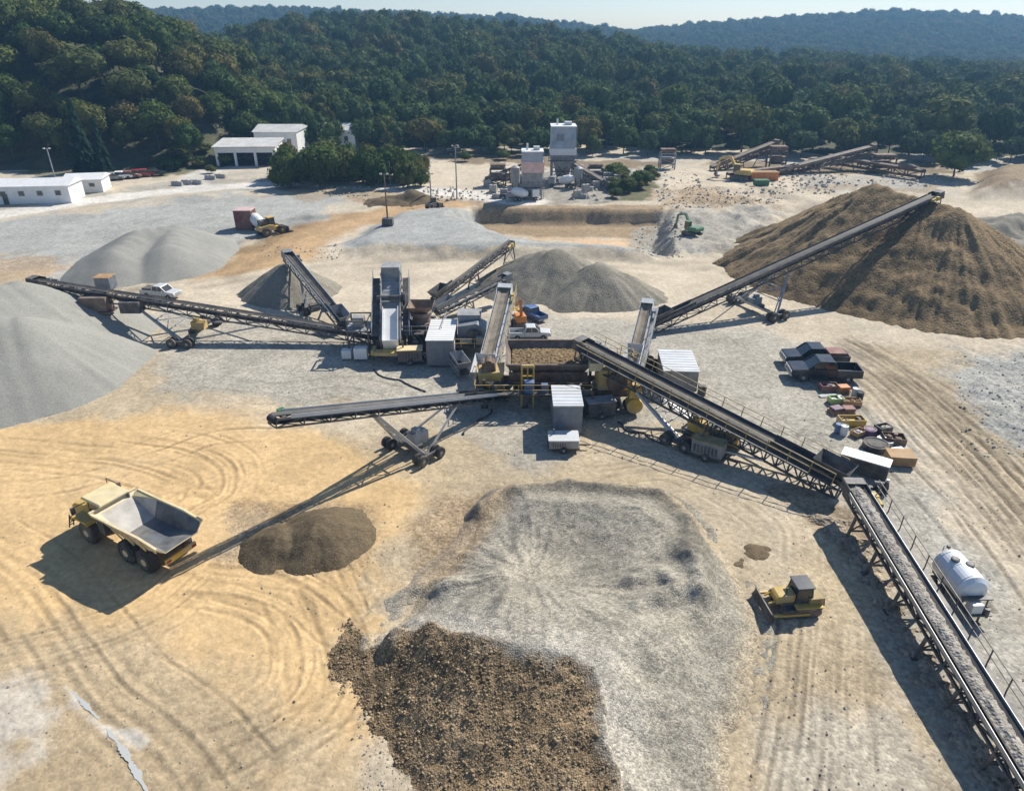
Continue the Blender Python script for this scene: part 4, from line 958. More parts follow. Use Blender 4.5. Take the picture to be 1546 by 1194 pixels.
# ---------------------------------------------------------------- vehicles and machines (modelled along +x, then set down)
def place(t, p, heading=0):
    t.location = (p[0], p[1], zg(p[0], p[1])+(p[2] if len(p) > 2 else 0)); t.rotation_euler = (0, 0, heading); return t
def cyl(name, m, t, *tubes, n=12):
    b = MB()
    for p, q, r in tubes: b.tube(p, q, r, n=n)
    return b.build(name, m, t)
M['worn_liner'] = mat('worn_liner', (.13, .14, .15), .7, .2, .35, 1.1, .25)
def dump_truck():
    t = thing('dump_truck', 'pale yellow articulated dump truck with an open tipping body', 'dump truck')
    # front unit
    b = MB(); b.box((3.35, 0, .95), (3.6, 1.0, .5)); b.box((1.0, 0, .9), (2.0, .7, .5)); b.box((-1.9, 0, .95), (5.2, .9, .45)); b.tube((.9, 0, .7), (.9, 0, 1.7), .3); b.build('chassis', 'dark', t)
    b = MB(); b.prism([(3.0, 1.35), (5.0, 1.25), (5.15, 1.5), (5.1, 2.15), (4.7, 2.45), (3.0, 2.75)], -.95, .95); b.build('bonnet', 'yellow', t, bevel=.06)
    b = MB(); b.slab((5.16, -.75, 1.35), (5.16, .75, 1.35), (5.12, .75, 2.1), (5.12, -.75, 2.1), .04)
    for k in range(6): b.box((5.2, 0, 1.42+k*.11), (.05, 1.4, .035))
    b.box((5.15, 0, .95), (.35, 2.5, .3)); b.build('grille', 'dark', t)
    for sg in (-1, 1): MB().box((5.2, sg*.95, 1.55), (.12, .3, .24)).build('headlight', 'white', t)
    c = MB(); c.box((2.3, 0, 1.65), (1.75, 1.9, .75)); cab = c.build('cab', 'yellow', t, bevel=.05)
    MB().box((2.3, 0, 2.4), (1.68, 1.84, 1.0), taper=.86).build('cab_glass', 'glass', cab)
    b = MB()
    for x in (1.49, 3.11):
        for y in (-.88, .88): b.beam((x, y, 2.38), (2.3+(x-2.3)*.88, y*.9, 3.42), .12)
    b.build('cab_pillar', 'yellow', cab)
    MB().box((2.2, 0, 3.4), (2.15, 2.25, .16), taper=.93).build('cab_roof', 'cream', cab, bevel=.05)
    for sg in (-1, 1):
        b = MB(); b.prism([(2.2, 1.85), (2.35, 2.1), (3.9, 2.1), (4.15, 1.75), (4.0, 1.72), (3.8, 1.98), (2.45, 1.98), (2.3, 1.8)], sg*.95, sg*1.75); b.build('mudguard', 'yellow', t)
        b = MB(); b.beam((3.1, sg*.95, 3.1), (3.5, sg*1.65, 2.9), .05); b.box((3.5, sg*1.7, 2.45), (.08, .3, .5)); b.build('mirror', 'dark', t)
    b = MB()
    for x in (3.3, 4.9): b.beam((x, -1.7, 1.9), (x, -1.7, 2.9), .05)
    b.beam((3.3, -1.7, 2.9), (4.9, -1.7, 2.9), .05); b.beam((4.95, 1.6, .7), (4.4, 1.6, 2.0), .06); b.beam((4.95, 1.3, .7), (4.4, 1.3, 2.0), .06)
    for k in range(4): b.beam((4.9-.14*k, 1.3, .9+.28*k), (4.9-.14*k, 1.6, .9+.28*k), .05)
    b.build('ladder_rail', 'dark', t)
    b = MB(); b.tube((1.25, -1.0, 1.6), (1.25, -1.0, 3.3), .1); b.box((1.35, 1.05, 1.3), (.7, .5, 1.1)); b.build('exhaust_stack', 'dark', t)
    # tipping body, open at the rear
    rl = MB(); W, w2 = 1.72, 1.25
    def X(x, y, z): return (x, y, z)
    zt = 3.05
    sec = [(1.15, 3.2, 2.95), (-.95, 3.15, 1.92), (-3.6, 3.15, 1.90), (-5.3, 2.9, 2.35)]   # x, rim z, floor z
    T_ = .07
    for (xa, za, fa), (xb, zb, fb) in zip(sec[:-1], sec[1:]):
        rl.slab((xa, -w2, fa), (xb, -w2, fb), (xb, w2, fb), (xa, w2, fa), T_)
        for sg in (-1, 1):
            q = ((xa, sg*w2, fa), (xb, sg*w2, fb), (xb, sg*W, zb), (xa, sg*W, za))
            rl.slab(*q, T_*sg*-1)
            rl.beam((xa, sg*W, za), (xb, sg*W, zb), .16, .14)
    rl.slab((1.15, -w2, 2.95), (1.15, w2, 2.95), (1.45, W, 3.2), (1.45, -W, 3.2), T_)
    rl.beam((1.45, -W, 3.2), (1.45, W, 3.2), .16, .14)
    for sg in (-1, 1): rl.slab((1.15, sg*w2, 2.95), (1.15, sg*W, 3.15), (1.45, sg*W, 3.2), (1.15, sg*w2, 2.96), .05)
    body = rl.build('tipping_body', 'cream', t)
    li = MB()
    for (xa, za, fa), (xb, zb, fb) in zip(sec[:-1], sec[1:]):
        li.slab((xa, -w2+.03, fa+.02), (xa, w2-.03, fa+.02), (xb, w2-.03, fb+.02), (xb, -w2+.03, fb+.02), -.02)
        for sg in (-1, 1):
            q = ((xa, sg*(w2-.10), fa+.03), (xb, sg*(w2-.10), fb+.03), (xb, sg*(W-.11), zb-.06), (xa, sg*(W-.11), za-.06)); li.slab(*q, .015*sg)
        if xa > 1: li.build('front_plate', 'plate', body); li = MB()
    li.build('body_liner', M['worn_liner'], body)
    b = MB()
    for x in (-.9, -2.1, -3.3, -4.4):
        for sg in (-1, 1): b.beam((x, sg*(w2+.06), 1.75 if x > -4 else 2.0), (x, sg*(W+.06), 3.0), .13, .09)
    b.build('body_rib', 'cream', body)
    b = MB(); b.tube((-.3, .5, 1.1), (.8, .5, 1.9), .1); b.tube((-.3, -.5, 1.1), (.8, -.5, 1.9), .1); b.build('lift_ram', 'galv', t)
    for sg in (-1, 1):
        add_wheel(t, (3.0, sg*1.25, .88), (0, 1, 0), .88, .68, 'cream')
        for x in (-1.25, -3.15): add_wheel(t, (x, sg*1.25, .88), (0, 1, 0), .88, .68, 'cream')
        MB().box((-2.2, sg*1.25, .95), (2.2, .25, .3)).build('walking_beam', 'dark', t)
    b = MB(); b.box((-4.9, 0, 1.1), (.15, 2.3, .35)); b.build('rear_bumper', 'yellow', t)
    for sg in (-1, 1): MB().box((-4.99, sg*.95, 1.2), (.06, .3, .15)).build('tail_lamp', 'red', t)
    hd = math.atan2(3.0, -5.3)
    place(t, (-26.0, 39.4), hd)
dump_truck()
def tracks(t, L, gauge, w, h, mt='dark'):
    for sg in (-1, 1):
        b = MB(); r = h/2; pts = []
        for k in range(9): a = -PI/2+PI*k/8; pts.append((L/2-r+math.cos(a)*r, r+math.sin(a)*r))
        for k in range(9): a = PI/2+PI*k/8; pts.append((-L/2+r+math.cos(a)*r, r+math.sin(a)*r))
        b.prism(pts, sg*gauge/2-w/2, sg*gauge/2+w/2)
        k = -L/2+r
        while k < L/2-r:
            b.box((k, sg*gauge/2, h-.01), (.06, w*1.02, .05)); b.box((k, sg*gauge/2, -.03), (.06, w*1.02, .05)); k += .2
        tr = b.build('crawler_track', mt, t)
        b = MB()
        for x in np.linspace(-L/2+r, L/2-r, 4): b.tube((x, sg*gauge/2-w/2-.03, r), (x, sg*gauge/2+w/2+.03, r), r*.55)
        b.build('track_roller', 'brown', tr)
def bulldozer():
    t = thing('bulldozer', 'yellow bulldozer with a dark cab pushing dirt beside the gravel stockpile', 'bulldozer')
    tracks(t, 3.1, 1.95, .56, .95)
    b = MB(); b.box((-.2, 0, .55), (3.0, 1.35, .55)); b.build('chassis', 'brown', t)
    b = MB(); b.prism([(.35, 1.05), (1.75, 1.0), (1.8, 1.6), (1.6, 1.78), (.35, 1.9)], -.55, .55); b.build('bonnet', 'yellow', t, bevel=.04)
    b = MB(); b.box((-1.15, 0, 1.05), (1.1, 1.9, .65)); b.build('fuel_tank', 'tansteel', t, bevel=.05)
    for sg in (-1, 1): MB().slab((-1.6, sg*.75, 1.04), (.5, sg*.75, 1.04), (.5, sg*1.3, 1.04), (-1.6, sg*1.3, 1.04), .06).build('mudguard', 'yellow', t)
    b = MB(); b.box((-.28, 0, 1.1), (1.25, 1.5, .55)); cb = b.build('cab', 'dark', t)
    MB().box((-.28, 0, 1.65), (1.25, 1.48, .95), taper=.84).build('cab_glass', 'glass', cb)
    MB().box((-.28, 0, 2.6), (1.35, 1.5, .1)).build('cab_roof', 'navy', cb, bevel=.03)
    b = MB()
    for x in (-.88, .32):
        for y in (-.72, .72): b.beam((x, y, 1.6), (-.28+(x+.28)*.86, y*.87, 2.62), .09)
    b.build('cab_pillar', 'dark', cb)
    b = MB(); n = 8; pr = []
    for k in range(n+1): a = -.75+1.5*k/n; pr.append((2.32+.85-.85*math.cos(a)*1.0, .62+.8*math.sin(a)))
    pts = pr+[(x+.07, z) for x, z in pr[::-1]]
    b.prism(pts, -1.65, 1.65); b.build('blade', 'dark', t)
    b = MB()
    for sg in (-1, 1): b.beam((2.35, sg*1.25, .5), (-.6, sg*1.25, .45), .18, .2); b.beam((2.3, sg*.45, 1.05), (1.5, sg*.45, 1.45), .12)
    b.build('push_arm', 'yellow', t)
    b = MB(); b.tube((1.0, .3, 1.75), (1.0, .3, 2.5), .07); b.build('exhaust_stack', 'dark', t)
    b = MB(); b.box((-1.85, 0, .55), (.35, 1.1, .7)); b.beam((-2.1, -.3, .9), (-2.2, -.3, .25), .12); b.beam((-2.1, .3, .9), (-2.2, .3, .25), .12); b.build('ripper', 'brown', t)
    p = G(1203, 926); t.scale = (.82, .82, .72); return place(t, (p.x, p.y+.6), PI+.10)
bulldozer()
def pickup(label, mt='navy', sc=1.0, name='pickup_truck', bedload=None, group=None):
    t = thing(name, label, 'pickup truck', group=group)
    pr = [(-2.85, .55), (2.75, .5), (2.9, .75), (2.85, 1.1), (1.45, 1.22), (-.95, 1.22), (-2.85, 1.2)]
    b = MB(); b.prism([(-.85, .5), (2.75, .48), (2.92, .72), (2.86, 1.08), (1.35, 1.2), (-.85, 1.2)], -.98, .98); body = b.build('body', mt, t, bevel=.07)
    b = MB()
    for sg in (-1, 1): b.slab((-2.9, sg*.98, .52), (-.86, sg*.98, .52), (-.86, sg*.98, 1.2), (-2.9, sg*.98, 1.2), -.1*sg*-1)
    b.slab((-2.9, -.9, .62), (-.86, -.9, .62), (-.86, .9, .62), (-2.9, .9, .62), .05); b.build('load_bed', mt, t)
    MB().slab((-2.94, -.97, .52), (-2.94, .97, .52), (-2.94, .97, 1.2), (-2.94, -.97, 1.2), -.06).build('tailgate', mt, t)
    b = MB(); b.prism([(-.85, 1.18), (1.5, 1.18), (.72, 1.82), (-.62, 1.84)], -.86, .86); g = b.build('cab_glass', 'glass', t)
    b = MB(); b.prism([(-.68, 1.8), (.78, 1.78), (.66, 1.90), (-.55, 1.92)], -.84, .84); b.build('cab_roof', mt, t, bevel=.03)
    b = MB()
    for sg in (-1, 1):
        b.beam((1.5, sg*.87, 1.18), (.74, sg*.84, 1.84), .09); b.beam((.25, sg*.88, 1.18), (.15, sg*.86, 1.84), .08); b.beam((-.82, sg*.88, 1.18), (-.62, sg*.86, 1.84), .12)
    b.build('cab_pillar', mt, t)
    b = MB(); b.box((2.9, 0, .5), (.16, 1.9, .25)); b.box((-2.98, 0, .5), (.14, 1.9, .2)); b.box((2.9, 0, .78), (.06, 1.1, .22)); b.build('bumper', 'galv', t)
    for sg in (-1, 1):
        MB().box((2.88, sg*.78, .8), (.08, .3, .2)).build('headlight', 'white', t); MB().box((-2.95, sg*.88, .8), (.06, .14, .32)).build('tail_lamp', 'red', t)
        for x in (1.85, -1.85): add_wheel(t, (x, sg*.88, .41), (0, 1, 0), .41, .27, 'galv')
        b = MB(); b.box((1.1, sg*1.08, 1.2), (.1, .2, .18)); b.build('mirror', mt, t)
    if bedload:
        MB().box((-1.9, 0, .68), (1.6, 1.5, .75)).build('tool_box', bedload, t, bevel=.04)
    t.scale = (sc,)*3; return t
g = 'dark pickups parked by the row of spare parts'
p = G(1233, 556); place(pickup('dark blue pickup with a dull red box in its bed, the farther of the two', 'navy', 1.12, bedload='maroon', group=g), (p.x, p.y+1.2), PI-.05)
p = G(1246, 577); place(pickup('dark teal pickup nearest the row of spare parts', 'navy', 1.18, group=g), (p.x, p.y+1.0), PI-.1)
p = G(800, 510); place(pickup('white pickup parked behind the crushing plant', 'lightgrey', .8), (p.x, p.y), .05)
p = G(245, 449); place(pickup('white pickup with a dark load standing behind the left stacking conveyor', 'lightgrey', .88, bedload='dark'), (p.x, p.y), -.25)
p = G(803, 486); place(pickup('blue pickup half hidden behind the feed conveyor', 'blue', .78), (p.x, p.y+1.5), 2.2)
def car(label, mt, group):
    t = thing('parked_car', label, 'car', group=group)
    b = MB(); b.prism([(-2.15, .35), (2.15, .32), (2.2, .7), (1.2, .95), (-1.9, 1.0), (-2.2, .8)], -.88, .88); b.build('body', mt, t, bevel=.08)
    b = MB(); b.prism([(-1.7, .95), (1.15, .92), (.4, 1.42), (-1.1, 1.45)], -.76, .76); b.build('window', 'glass', t)
    b = MB(); b.prism([(-1.15, 1.42), (.45, 1.4), (.3, 1.5), (-1.0, 1.52)], -.74, .74); b.build('roof', mt, t)
    for sg in (-1, 1):
        for x in (1.35, -1.35): wheel_mb((x, sg*.8, .33), (0, 1, 0), .33, .22, 14).build('wheel', 'black', t)
    return t
carg = 'cars parked on the road by the white sheds'
for px, py, mt, lb in ((172, 273, 'grey', 'grey car parked first beside the second white shed'), (184, 271, 'white', 'white car parked next to the grey one by the sheds'), (197, 270, 'maroon', 'dull red car, leftmost of the red cars by the sheds'), (208, 268, 'red', 'bright red car in the middle of the red cars by the sheds'), (220, 267, 'red', 'red car nearest the dark car at the end of the row'), (234, 266, 'navy', 'dark car at the right end of the row by the sheds')):
    p = G(px, py); q_ = place(car(lb, mt, carg), (p.x, p.y), .35); q_.scale = (1.15,)*3
def tank_trailer():
    t = thing('tank_trailer', 'white cylindrical tank trailer with two dark hatches beside the overland conveyor', 'tank trailer')
    pr = [(-1.95, .05), (-1.9, .55), (-1.75, .9), (-1.5, 1.15), (1.5, 1.15), (1.75, .9), (1.9, .55), (1.95, .05)]
    tk = MB().lathe((0, 0, 1.95), (1, 0, 0), pr, 32).build('tank', 'tank', t, smooth=False)
    b = MB()
    for x in (-1.3, 0, 1.3): b.lathe((x-.04, 0, 1.95), (1, 0, 0), [(0, 1.15), (0, 1.175), (.08, 1.175), (.08, 1.15)], 32)
    b.build('tank_band', 'white', tk)
    for x in (-.45, .15): MB().lathe((x, -.35 if x < 0 else .35, 3.0), (0, 0, 1), [(0, .30), (.14, .30), (.16, .24), (.18, .22)], 16).build('hatch', 'dark', tk)
    MB().lathe((-1.9, 0, 2.95), (0, 0, 1), [(0, .14), (.2, .14)], 12).build('vent', 'dark', tk)
    b = MB()
    for sg in (-1, 1): b.beam((-1.9, sg*.55, .75), (2.9, sg*.55, .75), .14, .2)
    b.box((2.4, 0, .82), (1.1, 1.7, .08))
    for x in (-1.2, 1.2): b.box((x, 0, .8), (.2, 1.5, .35))
    b.build('chassis', 'dark', t)
    MB().box((2.4, -.2, .92), (.75, .8, .75)).build('pump_box', 'white', t, bevel=.04)
    b = MB(); b.box((2.15, 0, 1.75), (.4, 2.1, .1)); b.beam((2.1, .9, .9), (2.1, .9, 1.75), .08); b.beam((2.1, -.9, .9), (2.1, -.9, 1.75), .08); b.build('canopy', 'dark', t)
    b = MB(); b.tube((2.75, .5, .85), (2.75, .5, 1.4), .2); b.tube((2.85, 0, .2), (2.85, 0, .8), .07); b.box((2.85, 0, .1), (.4, .4, .1)); b.build('landing_gear', 'dark', t)
    for sg in (-1, 1):
        for x in (-1.2, -.25): add_wheel(t, (x, sg*.85, .42), (0, 1, 0), .42, .28, 'white')
    b = MB()
    for sg in (-1, 1): b.beam((-2.05, sg*.22, .8), (-2.05, sg*.22, 3.0), .05)
    for k in range(7): b.beam((-2.05, -.22, 1.0+.3*k), (-2.05, .22, 1.0+.3*k), .04)
    b.build('ladder', 'grey', t)
    t.scale = (.86,)*3; p = G(1449, 868, 1.66); return place(t, (p.x, p.y), R(-88))
tank_trailer()
# ---------------------------------------------------------------- site cabins, boxes
def cabin(name, label, p0, sz, cat, wall='bluegrey', roof='white', door=True, base=.25, ribs=True, rz=0, wheels=False, cornice=.08):
    """p0 ground point of the near left corner"""
    t = thing(name, label, cat, (p0[0]+sz[0]/2, p0[1]+sz[1]/2, zg(p0[0], p0[1])), 0)
    w, d, h = sz; b = MB(); cx, cy, z0 = t.location
    b.box((cx, cy, z0+base), (w, d, h-base-.1))
    if ribs:
        k = -w/2+.12
        while k < w/2: b.box((cx+k, cy-d/2-.015, z0+base+.05), (.07, .03, h-base-.25)); k += .24
        k = -d/2+.12
        while k < d/2:
            for sg in (-1, 1): b.box((cx+sg*(w/2+.015), cy+k, z0+base+.05), (.03, .07, h-base-.25))
            k += .24
    b.build('wall', wall, t)
    b = MB(); b.box((cx, cy, z0+h-.1), (w+2*cornice, d+2*cornice, .1)); k = -d/2+.3
    while k < d/2: b.box((cx, cy+k, z0+h), (w+.06, .06, .03)); k += .6
    b.build('roof', roof, t)
    b = MB()
    for sx in (-1, 1):
        for sy in (-1, 1): b.box((cx+sx*w*.4, cy+sy*d*.42, z0-.05), (.35, .35, base+.05))
    b.box((cx, cy, z0+base-.12), (w*.9, d*.96, .11)); b.build('skid', 'dark', t)
    if door:
        b = MB(); b.box((cx+w/2+.02, cy-d*.2, z0+base+.1), (.05, .85, 1.95)); dr = b.build('door', 'white' if wall != 'white' else 'grey', t)
        MB().box((cx+w/2+.06, cy-d*.2-.3, z0+base+1.0), (.05, .08, .14)).build('handle', 'dark', dr)
    t.rotation_euler = (0, 0, rz); return t
def add_window(t, c, sz, frame='grey', pane='glass'):
    b = MB(); x, y, z = c; b.box((x, y, z), sz); f = b.build('window', frame, t)
    MB().box((x, y-sz[1]*.35, z+.07), (sz[0]-.14, sz[1]*.6, sz[2]-.14)).build('pane', pane, f)
v = cabin('control_van', 'tall grey sided control cabin with a white roof, left of the feed conveyor', (-8.9, 68.4), (2.75, 5.9, 3.15), 'cabin', 'bluegrey', 'white')
b = MB(); x0, y0 = -9.7, 68.0
v2 = cabin('control_van', 'grey control cabin with a white roof standing in front of the crushing plant', (3.6, 53.9), (2.45, 3.8, 3.2), 'cabin', 'bluegrey', 'lightgrey', base=.5)
v3 = cabin('storage_shed', 'ribbed grey storage shed with a bright roof right of the transfer conveyor', (14.9, 62.4), (3.3, 5.0, 2.45), 'shed', 'grey', 'lightgrey', rz=-.07)
MB().box((18.7, 62.4, zg(18.7, 62.4)-.03), (.7, .6, 1.0)).build('air_unit', 'dark', v3)
def genset():
    t = thing('generator_set', 'low grey generator trailer parked in front of the grey control cabin', 'generator', (4.35, 52.1, zg(4.35, 52.1)))
    x, y, z = t.location; b = MB(); b.box((x, y, z+.45), (2.45, 1.6, .75)); b.build('housing', 'grey', t, bevel=.04)
    MB().box((x, y, z+1.2), (2.6, 1.75, .08)).build('lid', 'lightgrey', t)
    b = MB(); b.box((x, y, z+.3), (2.7, 1.3, .14)); b.beam((x+1.3, y, z+.38), (x+2.3, y, z+.4), .12); b.build('chassis', 'dark', t)
    for sg in (-1, 1): add_wheel(t, (x, y+sg*.8, z+.32), (0, 1, 0), .32, .2)
    cyl('exhaust_stack', 'dark', t, ((x-.8, y+.3, z+1.2), (x-.8, y+.3, z+1.75), .08))
    b = MB()
    for k in range(6): b.box((x-.9+.2*k, y-.82, z+.6), (.1, .03, .4))
    b.build('louvre', 'dark', t)
genset()
def fuel_box():
    a, b_ = G(1265, 708), G(1336, 729); d = Vector((b_.x-a.x, b_.y-a.y, 0)); L = d.length; rz = math.atan2(d.y, d.x)
    t = thing('fuel_container', 'long low dark container with a pale lid beside the top of the overland conveyor', 'container')
    b = MB(); b.box((L/2, .65, .1), (L, 1.3, 1.3)); 
    for k in range(12): b.box((.15+k*(L-.3)/11, -.02, .15), (.1, .05, 1.05))
    b.build('wall', 'dark', t)
    MB().box((L/2, .65, 1.4), (L+.1, 1.4, .09)).build('lid', 'lightgrey', t); MB().box((L/2, .65, 0), (L, 1.1, .1)).build('skid', 'grey', t)
    place(t, (a.x, a.y), rz)
    t = thing('pump_set', 'small dark pump on a frame by the low dark container', 'pump')
    b = MB(); b.box((0, 0, .1), (1.3, .8, .15)); b.tube((-.4, 0, .6), (.35, 0, .6), .3); b.tube((.35, 0, .6), (.6, 0, .6), .4); b.build('pump_body', 'dark', t); MB().tube((.5, 0, .6), (.5, 0, 1.2), .12).build('outlet', 'galv', t)
    for sg in (-1, 1): add_wheel(t, (0, sg*.5, .3), (0, 1, 0), .3, .15)
    p = G(1325, 742); place(t, (p.x, p.y), -.3)
    t = thing('plank_crate', 'tan plank crate beside the low dark container', 'crate'); b = MB(); b.box((0, 0, .12), (2.0, 1.4, .75))
    for k in range(5): b.box((0, -.72, .16+k*.145), (2.02, .05, .11))
    b.build('side_boards', 'wood', t); MB().box((0, 0, .87), (2.1, 1.5, .06)).build('lid', 'wood', t); MB().box((0, 0, 0), (1.9, 1.2, .12)).build('skid', 'brown', t)
    p = G(1362, 704); place(t, (p.x, p.y+.6), -.12)
fuel_box()
def crate(px, py, sz, mt, lb, rz=0., kind='crate'):
    t = thing('parts_crate' if kind == 'crate' else kind, lb, 'crate' if kind == 'crate' else kind.replace('_', ' ')); w, d, h = sz
    b = MB()
    for sg in (-1, 1): b.box((0, sg*(d/2-.03), .12), (w, .06, h)); b.box((sg*(w/2-.03), 0, .12), (.06, d-.12, h))
    b.box((0, 0, .12), (w-.1, d-.1, h*.5)); b.build('side_boards', mt, t)
    b = MB()
    for k in (-1, 0, 1): b.box((0, k*(d/2-.08), 0), (w, .12, .12))
    b.build('skid', 'brown', t)
    q = MB(); rr = random.Random(int(px*7+py))
    for k in range(5): q.box((rr.uniform(-w/3, w/3), rr.uniform(-d/3, d/3), .1+h*.5), (rr.uniform(.15, .4), rr.uniform(.15, .4), rr.uniform(.1, h*.6)), rr.uniform(0, 3))
    q.build('contents', rr.choice(['dark', 'grey', 'rust', 'galv']), t)
    p = G(px, py); place(t, (p.x, p.y), rz)
def drum(px, py, mt, lb, r=.32, h=.9):
    t = thing('steel_drum', lb, 'drum'); MB().lathe((0, 0, 0), (0, 0, 1), [(0, r), (h*.3, r), (h*.32, r*1.06), (h*.35, r), (h*.65, r), (h*.67, r*1.06), (h*.7, r), (h, r), (h, r*.9), (h-.03, r*.88)], 18).build('shell', mt, t)
    MB().lathe((r*.5, 0, h-.03), (0, 0, 1), [(0, .05), (.05, .05)], 8).build('bung', 'dark', t); p = G(px, py); place(t, (p.x, p.y))
def coil(px, py, mt, lb, r=.9, w=.5, flat=True):
    t = thing('belt_coil', lb, 'coil'); b = MB(); b.lathe((0, 0, 0 if flat else r), (0, 0, 1) if flat else (.3, 1, 0), [(0, r*.4), (0, r), (w, r), (w, r*.86), (w-.05, r*.84), (w-.05, r*.7), (w, r*.68), (w, r*.4)], 26); b.build('roll', mt, t); MB().lathe((0, 0, .01), (0, 0, 1), [(0, r*.39), (w*.6, r*.39)], 16).build('core', 'wood', t)
    p = G(px, py); place(t, (p.x, p.y))
def pallet(px, py, mt, lb, n=3, rz=0, boards='wood'):
    t = thing('pallet_stack', lb, 'pallets'); rr = random.Random(int(px))
    for k in range(n):
        b = MB(); o = rr.uniform(-.08, .08)
        for j in range(5): b.box((o, -.48+.24*j, .1+k*.15), (1.2, .12, .03))
        for j in (-.5, 0, .5): b.box((o+j, 0, k*.15), (.1, 1.0, .1))
        b.build('pallet', boards, t)
    MB().box((0, 0, n*.15), (1.0, .8, .28), .1).build('goods', mt, t); p = G(px, py); place(t, (p.x, p.y), rz)
crate(1250, 588, (1.7, 1.0, .5), 'maroon', 'dull red crate of parts just below the dark teal pickup')
pallet(1272, 592, 'orange', 'pallet carrying an orange box next to the dull red crate')
drum(1290, 598, 'lightgrey', 'pale grey drum at the right of the upper spare parts'); drum(1297, 604, 'navy', 'dark drum just below the pale grey drum')
t = thing('plank_bundle', 'white bundle of planks lying left of the green crate', 'planks'); b = MB()
for k in range(5): b.box((0, -.2+.1*k, .06+.05*(k % 2)), (2.0, .09, .06))
b.build('planks', 'white', t); MB().box((0, 0, 0), (.1, .6, .06)).build('bearer', 'wood', t); p = G(1252, 598); place(t, (p.x, p.y), .1)
crate(1261, 608, (1.3, .9, .55), 'lime', 'pale green crate among the spare parts', .1)
crate(1284, 610, (1.7, 1.0, .45), 'wood', 'tan plank box right of the pale green crate', -.1)
pallet(1262, 622, 'purple', 'pallet with plum coloured goods above the bright yellow skip', 2, .2); pallet(1280, 622, 'maroon', 'second pallet with dull red goods above the bright yellow skip', 2, -.1)
crate(1284, 640, (2.2, 1.1, .6), 'yellow', 'bright yellow parts skip, brightest thing in the row of spare parts', 0, 'parts_skip')
drum(1265, 652, 'blue', 'blue drum below the bright yellow skip'); drum(1273, 655, 'white', 'white drum next to the blue drum')
crate(1295, 656, (1.2, .8, .4), 'wood', 'plank box between the blue drum and the plum roll', .5)
coil(1312, 655, 'purple', 'plum coloured roll standing above the big black belt coil', .55, .6)
coil(1321, 676, 'black', 'big black coil of conveyor belt lying by the low container', 1.05, .55); coil(1336, 668, 'galv', 'grey coil of cable beside the big black belt coil', .7, .4)
crate(1348, 666, (1.8, 1.2, .5), 'rust', 'rusty brown parts crate at the right of the belt coils', -.2)
pallet(1356, 684, 'white', 'pallet with a white sack between rusty crate and tan crate', 1, .1)
crate(1332, 652, (1.3, .9, .6), 'dark', 'dark crate of steel parts behind the cable coil', .3)
